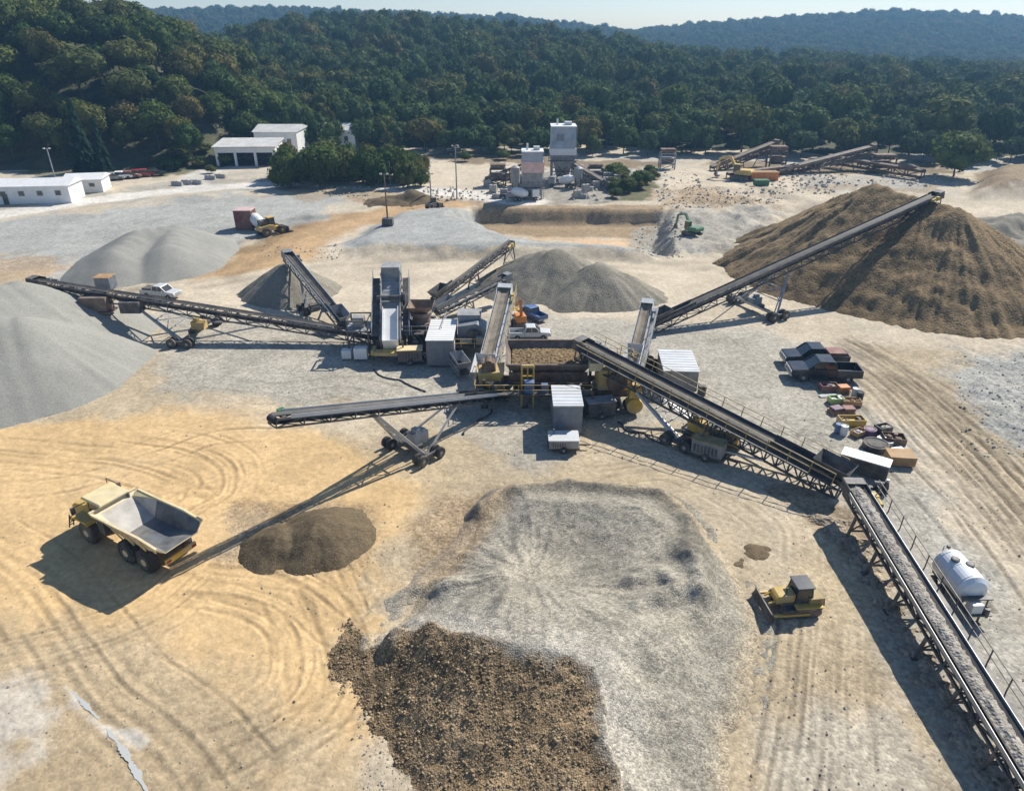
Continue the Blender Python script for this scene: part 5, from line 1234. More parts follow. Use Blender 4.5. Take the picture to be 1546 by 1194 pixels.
# ---------------------------------------------------------------- crushing and screening plant
def rails(b, pts, h=1.0, post=1.2):
    for a, c in zip(pts[:-1], pts[1:]):
        a = Vector(a); c = Vector(c); n = max(1, int((c-a).length/post))
        for k in range(n+1): q = a.lerp(c, k/n); b.beam(q, q+Vector((0, 0, h)), .055)
        for z in (h*.5, h): b.beam(a+Vector((0, 0, z)), c+Vector((0, 0, z)), .05)
def crushing_plant():
    t = thing('crushing_plant', 'large crushing plant with a dusty brown feed hopper and yellow machinery', 'crushing plant', (4, 61.5, 0))
    b = MB()
    for y in (59.6, 62.8): b.beam((-3.2, y, 1.45), (11.6, y, 1.45), .3, .55)
    for x in np.arange(-3, 11.6, 1.6): b.beam((x, 59.6, 1.4), (x, 62.8, 1.4), .2, .3)
    b.build('chassis', 'rust', t)
    for x in (-2.6, 1.2, 4.4, 7.6):
        for y in (59.6, 62.8):
            q = MB(); q.beam((x, y, 0), (x, y, 2.9), .26); q.box((x, y, -.04), (.7, .7, .12)); q.beam((x, y, .3), (x+1.3, y, 1.3), .12); q.build('support_leg', 'dark', t)
    # feed hopper with flared walls and a deep bed of dusty stone
    q = MB(); lo = [(.3, 61.4, 2.7), (6.7, 61.4, 2.7), (6.7, 63.9, 2.9), (.3, 63.9, 2.9)]; hi = [(-.5, 60.6, 3.9), (7.3, 60.6, 3.9), (7.3, 65.0, 4.55), (-.5, 65.0, 4.55)]
    for i in range(4): q.slab(lo[i], lo[(i+1) % 4], hi[(i+1) % 4], hi[i], .09)
    for x in np.arange(-.3, 7.3, .85): q.beam((x+.2, 61.25, 2.75), (x, 60.48, 3.85), .1, .16)
    for i in range(4): q.beam(hi[i], hi[(i+1) % 4], .2, .16)
    hp = q.build('feed_hopper', 'brown', t)
    q = MB(); nx, ny = 40, 24; rr = random.Random(2); vs = []
    for i in range(nx+1):
        for j in range(ny+1): vs.append((.0+6.9*i/nx, 61.0+3.7*j/ny, 3.35+.6*j/ny+.25*math.sin(PI*i/nx)*math.sin(PI*j/ny)+rr.uniform(-.06, .06)))
    q.add(vs, [(i*(ny+1)+j, (i+1)*(ny+1)+j, (i+1)*(ny+1)+j+1, i*(ny+1)+j+1) for i in range(nx) for j in range(ny)])
    o = q.build('raw_stone', M['brownfill']); tag(o, 'raw brown stone filling the feed hopper of the crushing plant', 'stone', kind='stuff')
    q = MB(); q.box((3.4, 60.55, 2.3), (7.4, .14, .9)); q.box((3.4, 60.3, 2.2), (7.6, .1, .14))
    for x in np.arange(.2, 7.2, 1.1): q.box((x, 60.42, 2.25), (.12, .14, 1.0))
    q.build('feeder_side', 'rust', t)
    # jaw crusher at the right end
    q = MB(); q.prism([(8.0, 1.7), (11.2, 1.7), (11.4, 3.2), (10.4, 4.0), (8.0, 3.6)], 59.7, 62.6); q.build('crusher_body', 'yellow', t, bevel=.06)
    for y in (59.3, 63.0):
        q = MB(); q.lathe((9.7, y-.15, 2.75), (0, 1, 0), [(0, .25), (0, .95), (.3, .95), (.3, .72), (.1, .68), (.1, .3), (.3, .25)], 26); q.build('flywheel', 'rust', t)
    q = MB(); q.box((11.3, 58.6, 1.7), (1.2, 1.2, 1.3), taper=.8); q.tube((11.3, 58.0, .9), (11.3, 59.2, .9), .75, n=20); q.build('drive_guard', 'yellow', t, bevel=.04)
    q = MB(); q.box((7.8, 60.3, 3.6), (1.3, .9, .8)); q.box((8.1, 60.6, 4.3), (.9, .7, .3), taper=.7); q.build('dust_hood', 'cream', t, bevel=.04)
    q = MB(); q.tube((10.3, 60.0, 4.2), (10.3, 61.4, 4.2), .42, n=18); q.box((10.3, 60.7, 3.6), (1.2, 1.6, .3)); q.build('drive_motor', 'bluegrey', t)
    for x in (8.3, 9.6, 10.9):
        for y in (59.2, 62.9): add_wheel(t, (x, y, .55), (0, 1, 0), .55, .5, 'yellow')
    # gantry, service platforms, stair
    q = MB()
    for x in (.9, 2.0): q.beam((x, 59.5, 0), (x, 59.5, 4.3), .16)
    q.beam((.9, 59.5, 4.3), (2.0, 59.5, 4.3), .18, .24); q.beam((.9, 59.5, 3.3), (2.0, 59.5, 3.3), .1); q.beam((1.45, 59.5, 4.3), (1.45, 59.5, 3.1), .1); q.build('hoist_gantry', 'yellow', t)
    q = MB(); q.slab((-3.4, 58.3, 1.9), (7.3, 58.3, 1.9), (7.3, 59.4, 1.9), (-3.4, 59.4, 1.9), .07); q.slab((-3.4, 59.4, 1.92), (-.8, 59.4, 1.92), (-.8, 63.4, 1.92), (-3.4, 63.4, 1.92), .07)
    pf = q.build('service_platform', 'dark', t)
    q = MB(); rails(q, [(-3.4, 63.4, 1.95), (-3.4, 58.3, 1.95), (7.3, 58.3, 1.95)]); q.build('handrail', 'yellow', pf)
    q = MB(); 
    for k in range(9): q.box((-3.9-.28*k, 58.8, 1.75-.21*k), (.28, .9, .05))
    q.beam((-3.5, 58.35, 1.9), (-6.1, 58.35, .0), .06, .2); q.beam((-3.5, 59.25, 1.9), (-6.1, 59.25, .0), .06, .2); q.build('stair', 'grey', t)
    q = MB(); q.slab((7.4, 63.2, 3.0), (11.8, 63.2, 3.0), (11.8, 64.3, 3.0), (7.4, 64.3, 3.0), .07); p2 = q.build('service_platform', 'dark', t)
    q = MB(); rails(q, [(7.4, 64.3, 3.0), (11.8, 64.3, 3.0), (11.8, 63.2, 3.0)]); q.build('handrail', 'yellow', p2)
    q = MB(); q.box((1.6, 58.9, 1.98), (.9, .8, 1.1)); q.box((3.0, 58.9, 1.98), (.6, .5, .8)); q.build('electric_cabinet', 'blue', t)
    q = MB(); q.tube((3.6, 59.0, .7), (4.9, 59.0, .7), .4, n=16); q.box((4.2, 59.0, .0), (1.2, .7, .35)); q.tube((5.4, 59.0, .8), (6.4, 59.0, .8), .3, n=14); q.box((5.9, 59, 0), (1, .6, .5)); q.build('hydraulic_pack', 'grey', t)
    q = MB(); q.beam((.2, 61.3, .9), (7.5, 61.3, .9), 1.2, .3); q.beam((.2, 60.6, 1.1), (7.5, 60.6, 1.1), .12, .4); q.beam((.2, 62.0, 1.1), (7.5, 62.0, 1.1), .12, .4); q.build('under_conveyor', 'dark', t)
    q = MB(); q.prism([(-3.0, 2.0), (-1.2, 2.0), (-.7, 3.4), (-3.2, 3.1)], 60.2, 62.4); q.build('discharge_chute', 'yellow', t, bevel=.04)
    q = MB(); q.box((-2.2, 61.2, 3.2), (1.4, 1.4, .9), taper=.8); q.tube((-2.2, 60.6, 4.0), (-2.2, 61.9, 4.0), .35); q.build('screen_drive', 'rust', t)
crushing_plant()
def screening_plant():
    A = Vector((-12.9, 70.2, 2.1)); B = Vector((-13.7, 78.4, 7.0)); d = (B-A).normalized(); s = d.cross(Vector((0, 0, 1))).normalized(); n = s.cross(d)
    t = thing('screening_plant', 'inclined screening plant with a white chute, facing the photo left of the brown crusher', 'screening plant', (A.x, 73, 0)); L = (B-A).length
    P = lambda u, v, k: A+d*u+s*v+n*k
    q = MB(); 
    for sg in (-1, 1): q.slab(P(0, sg*1.0, -.7), P(L, sg*1.0, -.7), P(L, sg*1.0, .75), P(0, sg*1.0, .75), .09*sg)
    for u in np.arange(.3, L, 1.1):
        for sg in (-1, 1): q.beam(P(u, sg*1.12, -.7), P(u, sg*1.12, .75), .1)
    q.build('screen_box', 'grey', t)
    q = MB(); q.slab(P(.2, -.98, .1), P(L, -.98, .1), P(L, .98, .1), P(.2, .98, .1), .06)
    for u in np.arange(.6, L, .5): q.beam(P(u, -.95, .2), P(u, .95, .2), .05)
    q.build('screen_deck', 'galv', t)
    q = MB(); q.slab(P(-.2, -.75, .5), P(4.2, -.75, .5), P(4.2, .75, .5), P(-.2, .75, .5), .05)
    for sg in (-1, 1): q.slab(P(-.3, sg*.78, .1), P(4.2, sg*.78, .1), P(4.2, sg*.78, .95), P(-.3, sg*.78, .95), .06*sg)
    q.slab(P(-.35, -.8, -.9), P(-.35, .8, -.9), P(-.35, .8, .9), P(-.35, -.8, .9), .06); q.build('white_chute', 'white', t)
    q = MB(); q.box((B.x, B.y+.4, B.z-.6), (2.0, 2.0, 1.5)); q.box((B.x, B.y+.4, B.z+.9), (2.1, 2.2, .1)); q.build('feed_box', 'grey', t, bevel=.04)
    q = MB(); q.box((A.x, 69.4, 1.1), (3.2, 1.0, .35)); q.box((A.x-1.9, 70.3, .9), (.4, 1.6, .5)); q.build('bumper_beam', 'yellow', t)
    for y, zt in ((71.2, 2.0), (74.2, 3.9), (77.6, 5.9)):
        for sg in (-1, 1):
            q = MB(); x = A.x+sg*1.35-(y-70)*.1; q.beam((x, y, 0), (x, y, zt), .22); q.box((x, y, -.04), (.6, .6, .1))
            if y > 72: q.beam((x, y, zt*.9), (x, y-2.6, .2), .12)
            q.build('support_leg', 'dark', t)
    q = MB()
    for sg in (-1, 1): q.beam((A.x+sg*1.35, 69.8, .95), (A.x-.8+sg*1.35, 79.6, .95), .2, .4)
    q.build('chassis', 'dark', t)
    for y in (76.4, 77.6, 78.8):
        for sg in (-1, 1): add_wheel(t, (A.x-.7+sg*1.35, y, .5), (1, 0, 0), .5, .4)
    for sg in (-1, 1):
        q = MB(); q.slab(P(1, sg*1.25, -.1), P(L-.5, sg*1.25, -.1), P(L-.5, sg*2.05, -.1), P(1, sg*2.05, -.1), .06); w_ = q.build('walkway', 'dark', t)
        q = MB(); rails(q, [P(1, sg*2.0, -.1), P(L-.5, sg*2.0, -.1)]); q.build('handrail', 'galv', w_)
    q = MB(); q.tube(P(L*.6, -1.5, .5), P(L*.6, 1.5, .5), .28, n=14); q.lathe(P(L*.6, 1.4, .5), s, [(0, .2), (0, .6), (.2, .6), (.2, .2)], 20); q.build('screen_drive', 'dark', t)
    # truss tower at its left flank
    q = MB()
    for x in (-17.6, -15.4):
        for y in (71.0, 73.5): q.beam((x, y, 0), (x, y, 4.2), .16)
    for z in (1.6, 3.0, 4.2):
        for y in (71.0, 73.5): q.beam((-17.6, y, z), (-15.4, y, z), .12)
        for x in (-17.6, -15.4): q.beam((x, 71, z), (x, 73.5, z), .12)
    q.beam((-17.6, 71, 0), (-15.4, 71, 1.6), .09); q.beam((-15.4, 71, 1.6), (-17.6, 71, 3.0), .09); q.beam((-17.6, 71, 3.0), (-15.4, 71, 4.2), .09)
    q.build('side_tower', 'dark', t)
    q = MB(); q.slab((-17.8, 70.8, 3.1), (-15.2, 70.8, 3.1), (-15.2, 73.7, 3.1), (-17.8, 73.7, 3.1), .07); q.box((-16.5, 72.2, 3.2), (1.2, 1.0, 1.1)); q.build('tower_platform', 'grey', t)
    q = MB(); q.box((-16.2, 70.3, .3), (1.4, .9, 1.2)); q.box((-17.8, 70.6, .2), (1.0, .8, .9)); q.build('electric_cabinet', 'white', t)
screening_plant()
def cone_crusher():
    x, y = -10.0, 74.2
    t = thing('cone_crusher', 'dusty brown cone crusher on a steel stand between two plants', 'crusher', (x, y, 0))
    for sx in (-1, 1):
        for sy in (-1, 1): MB().beam((x+sx*1.5, y+sy*1.5, 0), (x+sx*1.3, y+sy*1.3, 2.2), .26).build('support_leg', 'dark', t)
    MB().box((x, y, 2.15), (3.4, 3.4, .3)).build('base_frame', 'rust', t)
    MB().lathe((x, y, 2.45), (0, 0, 1), [(0, 1.2), (.5, 1.25), (.6, 1.0), (1.2, .95), (1.3, 1.15), (1.7, 1.2), (1.75, .8)], 24).build('crusher_body', 'brown', t)
    q = MB(); lo, hi = .6, 1.4
    for i in range(4):
        a = PI/4+i*PI/2; c = a+PI/2; f = lambda r, a_, z: (x+r*math.cos(a_)*1.4, y+r*math.sin(a_)*1.4, z)
        q.slab(f(lo, a, 4.1), f(lo, c, 4.1), f(hi, c, 5.0), f(hi, a, 5.0), .06)
    q.build('feed_hopper', 'rust', t)
    q = MB(); q.tube((x+1.6, y-.3, 2.75), (x+2.9, y-.3, 2.75), .36, n=16); q.build('drive_motor', 'bluegrey', t)
    q = MB(); q.slab((x-2.4, y-2.6, 2.4), (x+2.4, y-2.6, 2.4), (x+2.4, y-1.7, 2.4), (x-2.4, y-1.7, 2.4), .06); q.slab((x+1.75, y-1.7, 2.4), (x+2.6, y-1.7, 2.4), (x+2.6, y+2, 2.4), (x+1.75, y+2, 2.4), .06); pf = q.build('service_platform', 'dark', t)
    q = MB(); rails(q, [(x-2.4, y-2.6, 2.4), (x+2.4, y-2.6, 2.4), (x+2.6, y+2, 2.4)]); q.build('handrail', 'galv', pf)
    q = MB(); q.box((x-.3, y-2.6, .2), (2.2, 1.2, 1.0)); q.build('discharge_hopper', 'brown', t, bevel=.03)
    MB().box((x+.6, y-3.3, .1), (1.5, .5, .5)).build('kerb_box', 'white', t)
cone_crusher()
def crusher2(x, y):
    t = thing('impact_crusher', 'blue grey box shaped crusher right of the white roofed control cabin', 'crusher', (x, y, 0))
    MB().box((x, y, .9), (3.4, 4.0, .5)).build('chassis', 'dark', t)
    q = MB(); q.prism([(x-1.5, 1.4), (x+1.5, 1.4), (x+1.6, 2.9), (x+.6, 3.5), (x-1.5, 3.2)], y-1.2, y+1.2); q.build('crusher_body', 'bluegrey', t, bevel=.05)
    q = MB(); q.box((x-.3, y+1.2, 2.6), (2.2, 1.7, 1.4), taper=1.2); q.build('feed_hopper', 'grey', t)
    for sg in (-1, 1): q = MB(); q.lathe((x+.2, y+sg*1.3, 2.2), (0, sg, 0), [(0, .2), (0, .75), (.22, .75), (.22, .2)], 22); q.build('flywheel', 'dark', t)
    q = MB(); q.tube((x-1.2, y-1.8, 1.75), (x+.1, y-1.8, 1.75), .35, n=14); q.box((x+.9, y-1.8, 1.4), (.8, .6, .9)); q.build('drive_motor', 'grey', t)
    for sx in (-1, 1):
        for sy in (-1, 1): MB().beam((x+sx*1.4, y+sy*1.6, 0), (x+sx*1.4, y+sy*1.6, .95), .22).build('support_leg', 'dark', t)
    q = MB(); q.slab((x-2.5, y-2.6, 1.35), (x+1.8, y-2.6, 1.35), (x+1.8, y-2.0, 1.35), (x-2.5, y-2.0, 1.35), .05); pf = q.build('service_platform', 'dark', t); q = MB(); rails(q, [(x-2.5, y-2.6, 1.35), (x+1.8, y-2.6, 1.35)]); q.build('handrail', 'yellow', pf)
p = G(712, 540); crusher2(p.x, p.y+2.2)
def lift(px, py):
    t = thing('boom_lift', 'orange boom lift folded behind the feed conveyor', 'boom lift')
    b = MB(); b.box((0, 0, .35), (2.0, 1.5, .5)); b.build('chassis', 'dark', t)
    for sx in (-.7, .7):
        for sg in (-1, 1): add_wheel(t, (sx, sg*.8, .38), (0, 1, 0), .38, .28, 'orange')
    b = MB(); b.box((-.1, 0, .85), (1.6, 1.2, .8)); b.build('turntable', 'orange', t, bevel=.05)
    b = MB(); b.beam((-.6, 0, 1.6), (-.2, 0, 3.6), .3); b.beam((-.2, 0, 3.6), (1.6, 0, 2.2), .24); b.build('boom', 'orange', t)
    b = MB(); rails(b, [(1.5, -.5, 1.6), (2.4, -.5, 1.6), (2.4, .5, 1.6), (1.5, .5, 1.6), (1.5, -.5, 1.6)], 1.0, .5); b.box((1.95, 0, 1.55), (.95, 1.05, .06)); b.build('basket', 'yellow', t)
    p = G(px, py); place(t, (p.x, p.y), 1.8)
lift(785, 494)
def power_unit(px, py, label, rz, mt, lid):
    t = thing('power_unit', label, 'engine'); b = MB(); b.box((0, 0, .5), (2.6, 1.3, 1.2)); b.build('housing', mt, t, bevel=.05); MB().box((0, 0, 1.7), (2.7, 1.4, .07)).build('lid', lid, t)
    b = MB(); b.box((0, 0, .32), (3.0, 1.2, .18)); b.beam((1.5, 0, .4), (2.5, 0, .35), .12); b.build('chassis', 'dark', t); MB().tube((-.7, .2, 1.75), (-.7, .2, 2.5), .09).build('exhaust_stack', 'rust', t)
    b = MB()
    for k in range(7): b.box((-1.0+.3*k, -.67, .7), (.18, .04, .7))
    b.build('louvre', 'dark', t)
    for sg in (-1, 1): add_wheel(t, (0, sg*.7, .35), (0, 1, 0), .35, .2)
    p = G(px, py); place(t, (p.x, p.y), rz)
power_unit(1092, 672, 'yellow engine set standing under the dark trussed conveyor', -.6, 'yellow', 'dark'); power_unit(1068, 690, 'dark engine set beside the yellow one under the trussed conveyor', -.55, 'bluegrey', 'tansteel')
power_unit(620, 548, 'brown engine set in the shade of the white roofed control cabin', .1, 'brown', 'cream'); power_unit(905, 628, 'dark engine set by the yellow drive guard of the crushing plant', .2, 'dark', 'grey')
t = thing('cable_reel', 'black cable reel standing by the foot of the short transfer conveyor', 'reel'); MB().lathe((0, -.5, .8), (0, 1, 0), [(0, .2), (0, .8), (.1, .8), (.1, .45), (.9, .45), (.9, .8), (1, .8), (1, .2)], 22).build('spool', 'black', t); MB().box((0, 0, 0), (1.2, 1.2, .12)).build('cradle', 'rust', t); p = G(981, 560); place(t, (p.x, p.y), .4)
def pipes():
    for k, (a, b_, r_, m_, lb) in enumerate(((G(742, 622), G(700, 655), .09, 'black', 'black hose lying on the ground below the left end of the plant'), (G(930, 640), G(1000, 668), .08, 'black', 'black cable running from the plant to the trussed conveyor undercarriage'), (G(560, 560), G(640, 590), .07, 'black', 'black cable trailing across the yard toward the screening plant'))):
        n = 14; pts = [a.lerp(b_, i/n)+Vector((math.sin(i*.9+k)*.25, math.cos(i*.7)*.3, 0)) for i in range(n+1)]; q = MB()
        for u, v in zip(pts[:-1], pts[1:]): q.tube((u.x, u.y, zg(u.x, u.y)+r_), (v.x, v.y, zg(v.x, v.y)+r_), r_, n=6, cap=False)
        tag(q.build('ground_hose', m_), lb, 'hose')
pipes()
# ---------------------------------------------------------------- far machines
def excavator(label, px, py, heading, mt='yellow', sc=1.0):
    t = thing('excavator', label, 'excavator'); tracks(t, 3.8, 2.4, .6, .9)
    b = MB(); b.tube((0, 0, .8), (0, 0, 1.1), .7, n=18); b.build('turntable', 'dark', t)
    b = MB(); b.prism([(-2.1, 1.1), (1.2, 1.1), (1.2, 1.6), (.6, 2.0), (-2.0, 2.1), (-2.3, 1.7)], -1.3, 1.3); b.build('engine_house', mt, t, bevel=.06)
    b = MB(); b.box((.75, .75, 1.5), (1.4, 1.0, 1.5), taper=.9); cb = b.build('cab', 'glass', t); MB().box((.75, .75, 3.0), (1.35, 1.0, .1)).build('cab_roof', mt, cb)
    b = MB(); b.beam((.9, -.3, 1.6), (2.6, -.3, 4.2), .42, .55, (0, 1, 0)); b.beam((2.6, -.3, 4.2), (4.8, -.3, 3.6), .4, .5, (0, 1, 0)); b.build('boom', mt, t)
    b = MB(); b.beam((4.8, -.3, 3.7), (5.2, -.3, 1.3), .34, .4, (0, 1, 0)); b.build('stick', mt, t)
    b = MB(); b.prism([(5.3, 1.4), (5.6, .6), (5.1, .1), (4.5, .2), (4.5, .45), (5.0, .45), (5.1, .9)], -.8, .2); b.build('bucket', 'dark', t)
    b = MB(); b.tube((1.3, -.3, 1.6), (2.4, -.3, 3.4), .1); b.tube((2.9, -.3, 4.5), (4.6, -.3, 4.1), .09); b.build('ram', 'galv', t)
    p = G(px, py); place(t, (p.x, p.y), heading); t.scale = (sc,)*3
excavator('yellow excavator working by the old rusty conveyors', 1118, 272, 2.6, 'yellow', 1.15)
excavator('small green and white excavator on the rubble terraces right of the pit', 1044, 358, 2.2, 'green', .75)
def loader(label, px, py, hd, mt='yellow', sc=1.0):
    t = thing('wheel_loader', label, 'wheel loader')
    b = MB(); b.prism([(-2.6, .9), (.2, .8), (.2, 1.7), (-.8, 1.9), (-2.6, 1.7)], -.85, .85); b.build('engine_house', mt, t, bevel=.05); MB().box((1.0, 0, .7), (1.8, 1.0, .6)).build('front_frame', mt, t)
    c = MB().box((-.1, 0, 1.5), (1.2, 1.3, 1.5), taper=.88).build('cab', 'glass', t); MB().box((-.1, 0, 3.0), (1.3, 1.4, .1)).build('cab_roof', mt, c)
    b = MB()
    for sg in (-1, 1): b.beam((.8, sg*.5, 1.7), (2.6, sg*.5, .7), .18, .3)
    b.build('lift_arm', mt, t); b = MB(); b.prism([(2.5, .15), (3.6, .1), (3.6, .18), (2.75, .4), (2.7, 1.1), (2.5, 1.15)], -1.3, 1.3); b.build('bucket', 'dark', t)
    for sg in (-1, 1):
        for x in (1.4, -1.6): add_wheel(t, (x, sg*1.0, .75), (0, 1, 0), .75, .55, mt)
    p = G(px, py); place(t, (p.x, p.y), hd); t.scale = (sc,)*3
loader('yellow wheel loader beside the white mixer drum on the upper grey apron', 412, 356, .8, 'yellow', .95)
loader('dark loader on the grey bench between the light poles', 655, 316, 1.0, 'dark', .7)
def mixer(label, px, py, hd, sc=1.0, cabm='white'):
    t = thing('mixer_truck', label, 'mixer truck'); MB().box((0, 0, .75), (7.6, .9, .3)).build('chassis', 'dark', t)
    c = MB().box((3.1, 0, .9), (1.8, 2.2, 1.9), taper=.94).build('cab', cabm, t, bevel=.06); MB().box((3.75, 0, 1.75), (.5, 1.9, .75)).build('windscreen', 'glass', c)
    MB().lathe((-3.4, 0, 2.6), (.97, 0, -.22), [(0, .55), (.3, .6), (1.6, 1.15), (3.2, 1.2), (4.6, .7), (4.8, .3)], 22).build('drum', 'white', t)
    b = MB(); b.box((-3.6, 0, 2.5), (.8, 1.0, 1.1), taper=1.25); b.beam((-3.8, 0, 2.4), (-4.6, 0, 1.3), .4, .1); b.build('chute', 'grey', t)
    for sg in (-1, 1):
        for x in (3.0, -1.2, -2.4): add_wheel(t, (x, sg*1.0, .5), (0, 1, 0), .5, .4)
    p = G(px, py); place(t, (p.x, p.y), hd); t.scale = (sc,)*3
mixer('white mixer truck standing beside the dull red container', 393, 352, -.9, .85, 'dark')
mixer('mixer truck waiting under the pink and grey tower', 790, 304, .2, .8); mixer('second mixer truck waiting by the tall blue topped tower', 850, 285, 2.9, .8, 'grey')
t = cabin('shipping_container', 'dull red shipping container standing on end by the white mixer truck', tuple(G(357, 351)[:2]), (3.0, 2.6, 3.4), 'container', 'maroon', 'pinkred', door=False, base=.12)
t = cabin('switch_house', 'small blue grey switch house with a tan roof behind the left stacking conveyor', tuple(G(146, 440)[:2]), (2.0, 1.8, 1.9), 'cabin', 'bluegrey', 'wood', door=False, base=.2)
t = cabin('tool_container', 'orange tool container under the old rusty conveyors', tuple(G(1134, 274)[:2]), (6.2, 2.5, 1.9), 'container', 'orange', 'wood', door=False, base=.15)
t = cabin('fuel_bowser', 'low green tank box in front of the orange tool container', tuple(G(1140, 284)[:2]), (3.0, 1.8, 1.4), 'tank', 'green', 'green', door=False, base=.2)
def batch_tower(name, label, p, w, hs, mats, legs):
    """stack of sheeted storeys on open steel legs: hs = heights"""
    t = thing(name, label, 'tower', (p.x, p.y, 0)); x, y = p.x, p.y; z = legs; 
    for sx in (-1, 1):
        for sy in (-1, 1):
            MB().beam((x+sx*w*.45, y+sy*w*.45, -.2), (x+sx*w*.45, y+sy*w*.45, legs), .35).build('support_leg', 'grey', t)
    b = MB()
    for sy in (-1, 1):
        b.beam((x-w*.45, y+sy*w*.45, 0), (x+w*.45, y+sy*w*.45, legs), .16); b.beam((x+w*.45, y+sy*w*.45, 0), (x-w*.45, y+sy*w*.45, legs), .16); b.beam((x-w*.45, y+sy*w*.45, legs*.5), (x+w*.45, y+sy*w*.45, legs*.5), .2)
    b.build('bracing', 'dark', t)
    for i, (h, m_, sc) in enumerate(zip(hs, mats, (1, 1.08, 1.02, .6))):
        b = MB(); b.box((x, y, z), (w*sc, w*sc, h)); k = -w*sc/2+.3
        while k < w*sc/2: b.box((x+k, y-w*sc/2-.02, z+.05), (.12, .05, h-.1)); k += .55
        b.build('storey', m_, t); z += h
    MB().box((x, y, z), (w*1.06, w*1.06, .15)).build('roof', 'white', t)
    b = MB(); b.box((x, y-w*.1, legs*.25), (w*.5, w*.5, legs*.75), taper=1.7); b.build('hopper_cone', 'grey', t)
    b = MB(); rails(b, [(x-w*.62, y-w*.62, legs), (x+w*.62, y-w*.62, legs), (x+w*.62, y+w*.6, legs)], 1.1); b.slab((x-w*.64, y-w*.64, legs-.02), (x+w*.64, y-w*.64, legs-.02), (x+w*.64, y-w*.5, legs-.02), (x-w*.64, y-w*.5, legs-.02), -.1); b.build('gallery', 'dark', t)
    b = MB()
    for sg in (-.25, .25): b.beam((x+w*.56, y-w*.3+sg, 0), (x+w*.56, y-w*.3+sg, z), .06)
    for k in range(int(z/.5)): b.beam((x+w*.56, y-w*.3-.25, .3+k*.5), (x+w*.56, y-w*.3+.25, .3+k*.5), .05)
    b.build('ladder', 'grey', t)
    MB().tube((x-w*.25, y, z), (x-w*.25, y, z+1.4), .22).build('vent_pipe', 'lightgrey', t); MB().box((x+w*.2, y, z+.15), (w*.3, w*.3, .7)).build('dust_filter', 'lightgrey', t); return t
p = D(803, 300, 152); batch_tower('batching_tower', 'shorter twin tower with a faded pink band and grey lower storey', p, 4.2, (2.9, 2.1, 1.9), ('grey', 'pinkred', 'paleblue'), 2.6)
p = D(848, 272, 171); tw = batch_tower('batching_tower', 'taller twin tower with a pale blue top and white band', p, 5.4, (1.0, 1.5, 4.6), ('grey', 'white', 'paleblue'), 5.0)
MB().box((p.x-.8, p.y-2.95, 9.2), (1.6, .12, 1.4)).build('window', 'bluegrey', tw)
def silo(px, py, r, h, label):
    p = G(px, py); t = thing('cement_silo', label, 'silo', (p.x, p.y, zg(p.x, p.y))); x, y, z = t.location
    MB().lathe((x, y, z+2.0), (0, 0, 1), [(-1.2, .25), (0, r), (h-2, r), (h-1.6, r*.3)], 20).build('shell', 'grey', t)
    for k in range(4): a = PI/4+k*PI/2; MB().beam((x+r*.9*math.cos(a), y+r*.9*math.sin(a), z-.1), (x+r*.9*math.cos(a), y+r*.9*math.sin(a), z+2.4), .18).build('support_leg', 'dark', t)
silo(778, 292, 1.0, 5.2, 'squat grey cement silo left of the twin towers'); silo(872, 286, .9, 4.2, 'small grey cement silo right of the twin towers')
def block(px, py, k):
    t = thing('concrete_block', 'stained concrete block in the bin walls round the twin towers', 'block', group='concrete blocks round the twin towers'); w, d, h = 1.6, .9, .85+.75*(k % 3 == 0)
    MB().box((0, 0, 0), (w, d, h), taper=.97).build('body', ('concrete', 'grey', 'dark')[k % 3], t, bevel=.05); MB().box((0, 0, h), (.3, .12, .1)).build('lifting_eye', 'rust', t)
    p = G(px, py); place(t, (p.x, p.y), random.uniform(-.6, .6))
k = 0
for a in np.linspace(0, 1, 15):
    block(735+55*a+random.uniform(-3, 3), 283+18*math.sin(a*PI)*.8+random.uniform(-4, 4)+a*8, k); block(748+50*a+random.uniform(-4, 4), 270+10*a+random.uniform(-4, 3), k+1)
    block(868+66*a+random.uniform(-3, 3), 300-22*a+random.uniform(-4, 4), k+2); block(880+50*a+random.uniform(-3, 3), 276-6*a+random.uniform(-4, 4), k); k += 1
def rust_frame(px, py, w, h, label, mt='rust'):
    p = G(px, py); z = zg(p.x, p.y); t = thing('screen_tower', label, 'tower', (p.x, p.y, z)); x, y = p.x, p.y; q = MB()
    for sx in (-1, 1):
        for sy in (-1, 1): q.beam((x+sx*w/2, y+sy*w*.3, z-.2), (x+sx*w/2, y+sy*w*.3, z+h), .3)
    for k in (.35, .7, 1.0):
        for sy in (-1, 1): q.beam((x-w/2, y+sy*w*.3, z+h*k), (x+w/2, y+sy*w*.3, z+h*k), .25)
        q.slab((x-w/2, y-w*.3, z+h*k), (x+w/2, y-w*.3, z+h*k), (x+w/2, y+w*.3, z+h*k), (x-w/2, y+w*.3, z+h*k), .1)
    q.beam((x-w/2, y-w*.3, z), (x+w/2, y-w*.3, z+h*.35), .15); q.beam((x+w/2, y-w*.3, z+h*.35), (x-w/2, y-w*.3, z+h*.7), .15); q.build('frame', mt, t)
    MB().box((x, y, z+h*.42), (w*.7, w*.5, h*.26)).build('screen_box', 'brown', t); q = MB(); q.box((x, y, z+h), (w*.8, w*.5, h*.28), taper=1.25); q.build('hopper', 'rust', t)
    q = MB(); rails(q, [(x-w/2, y-w*.3, z+h), (x+w/2, y-w*.3, z+h)], 1.0); q.build('handrail', 'grey', t)
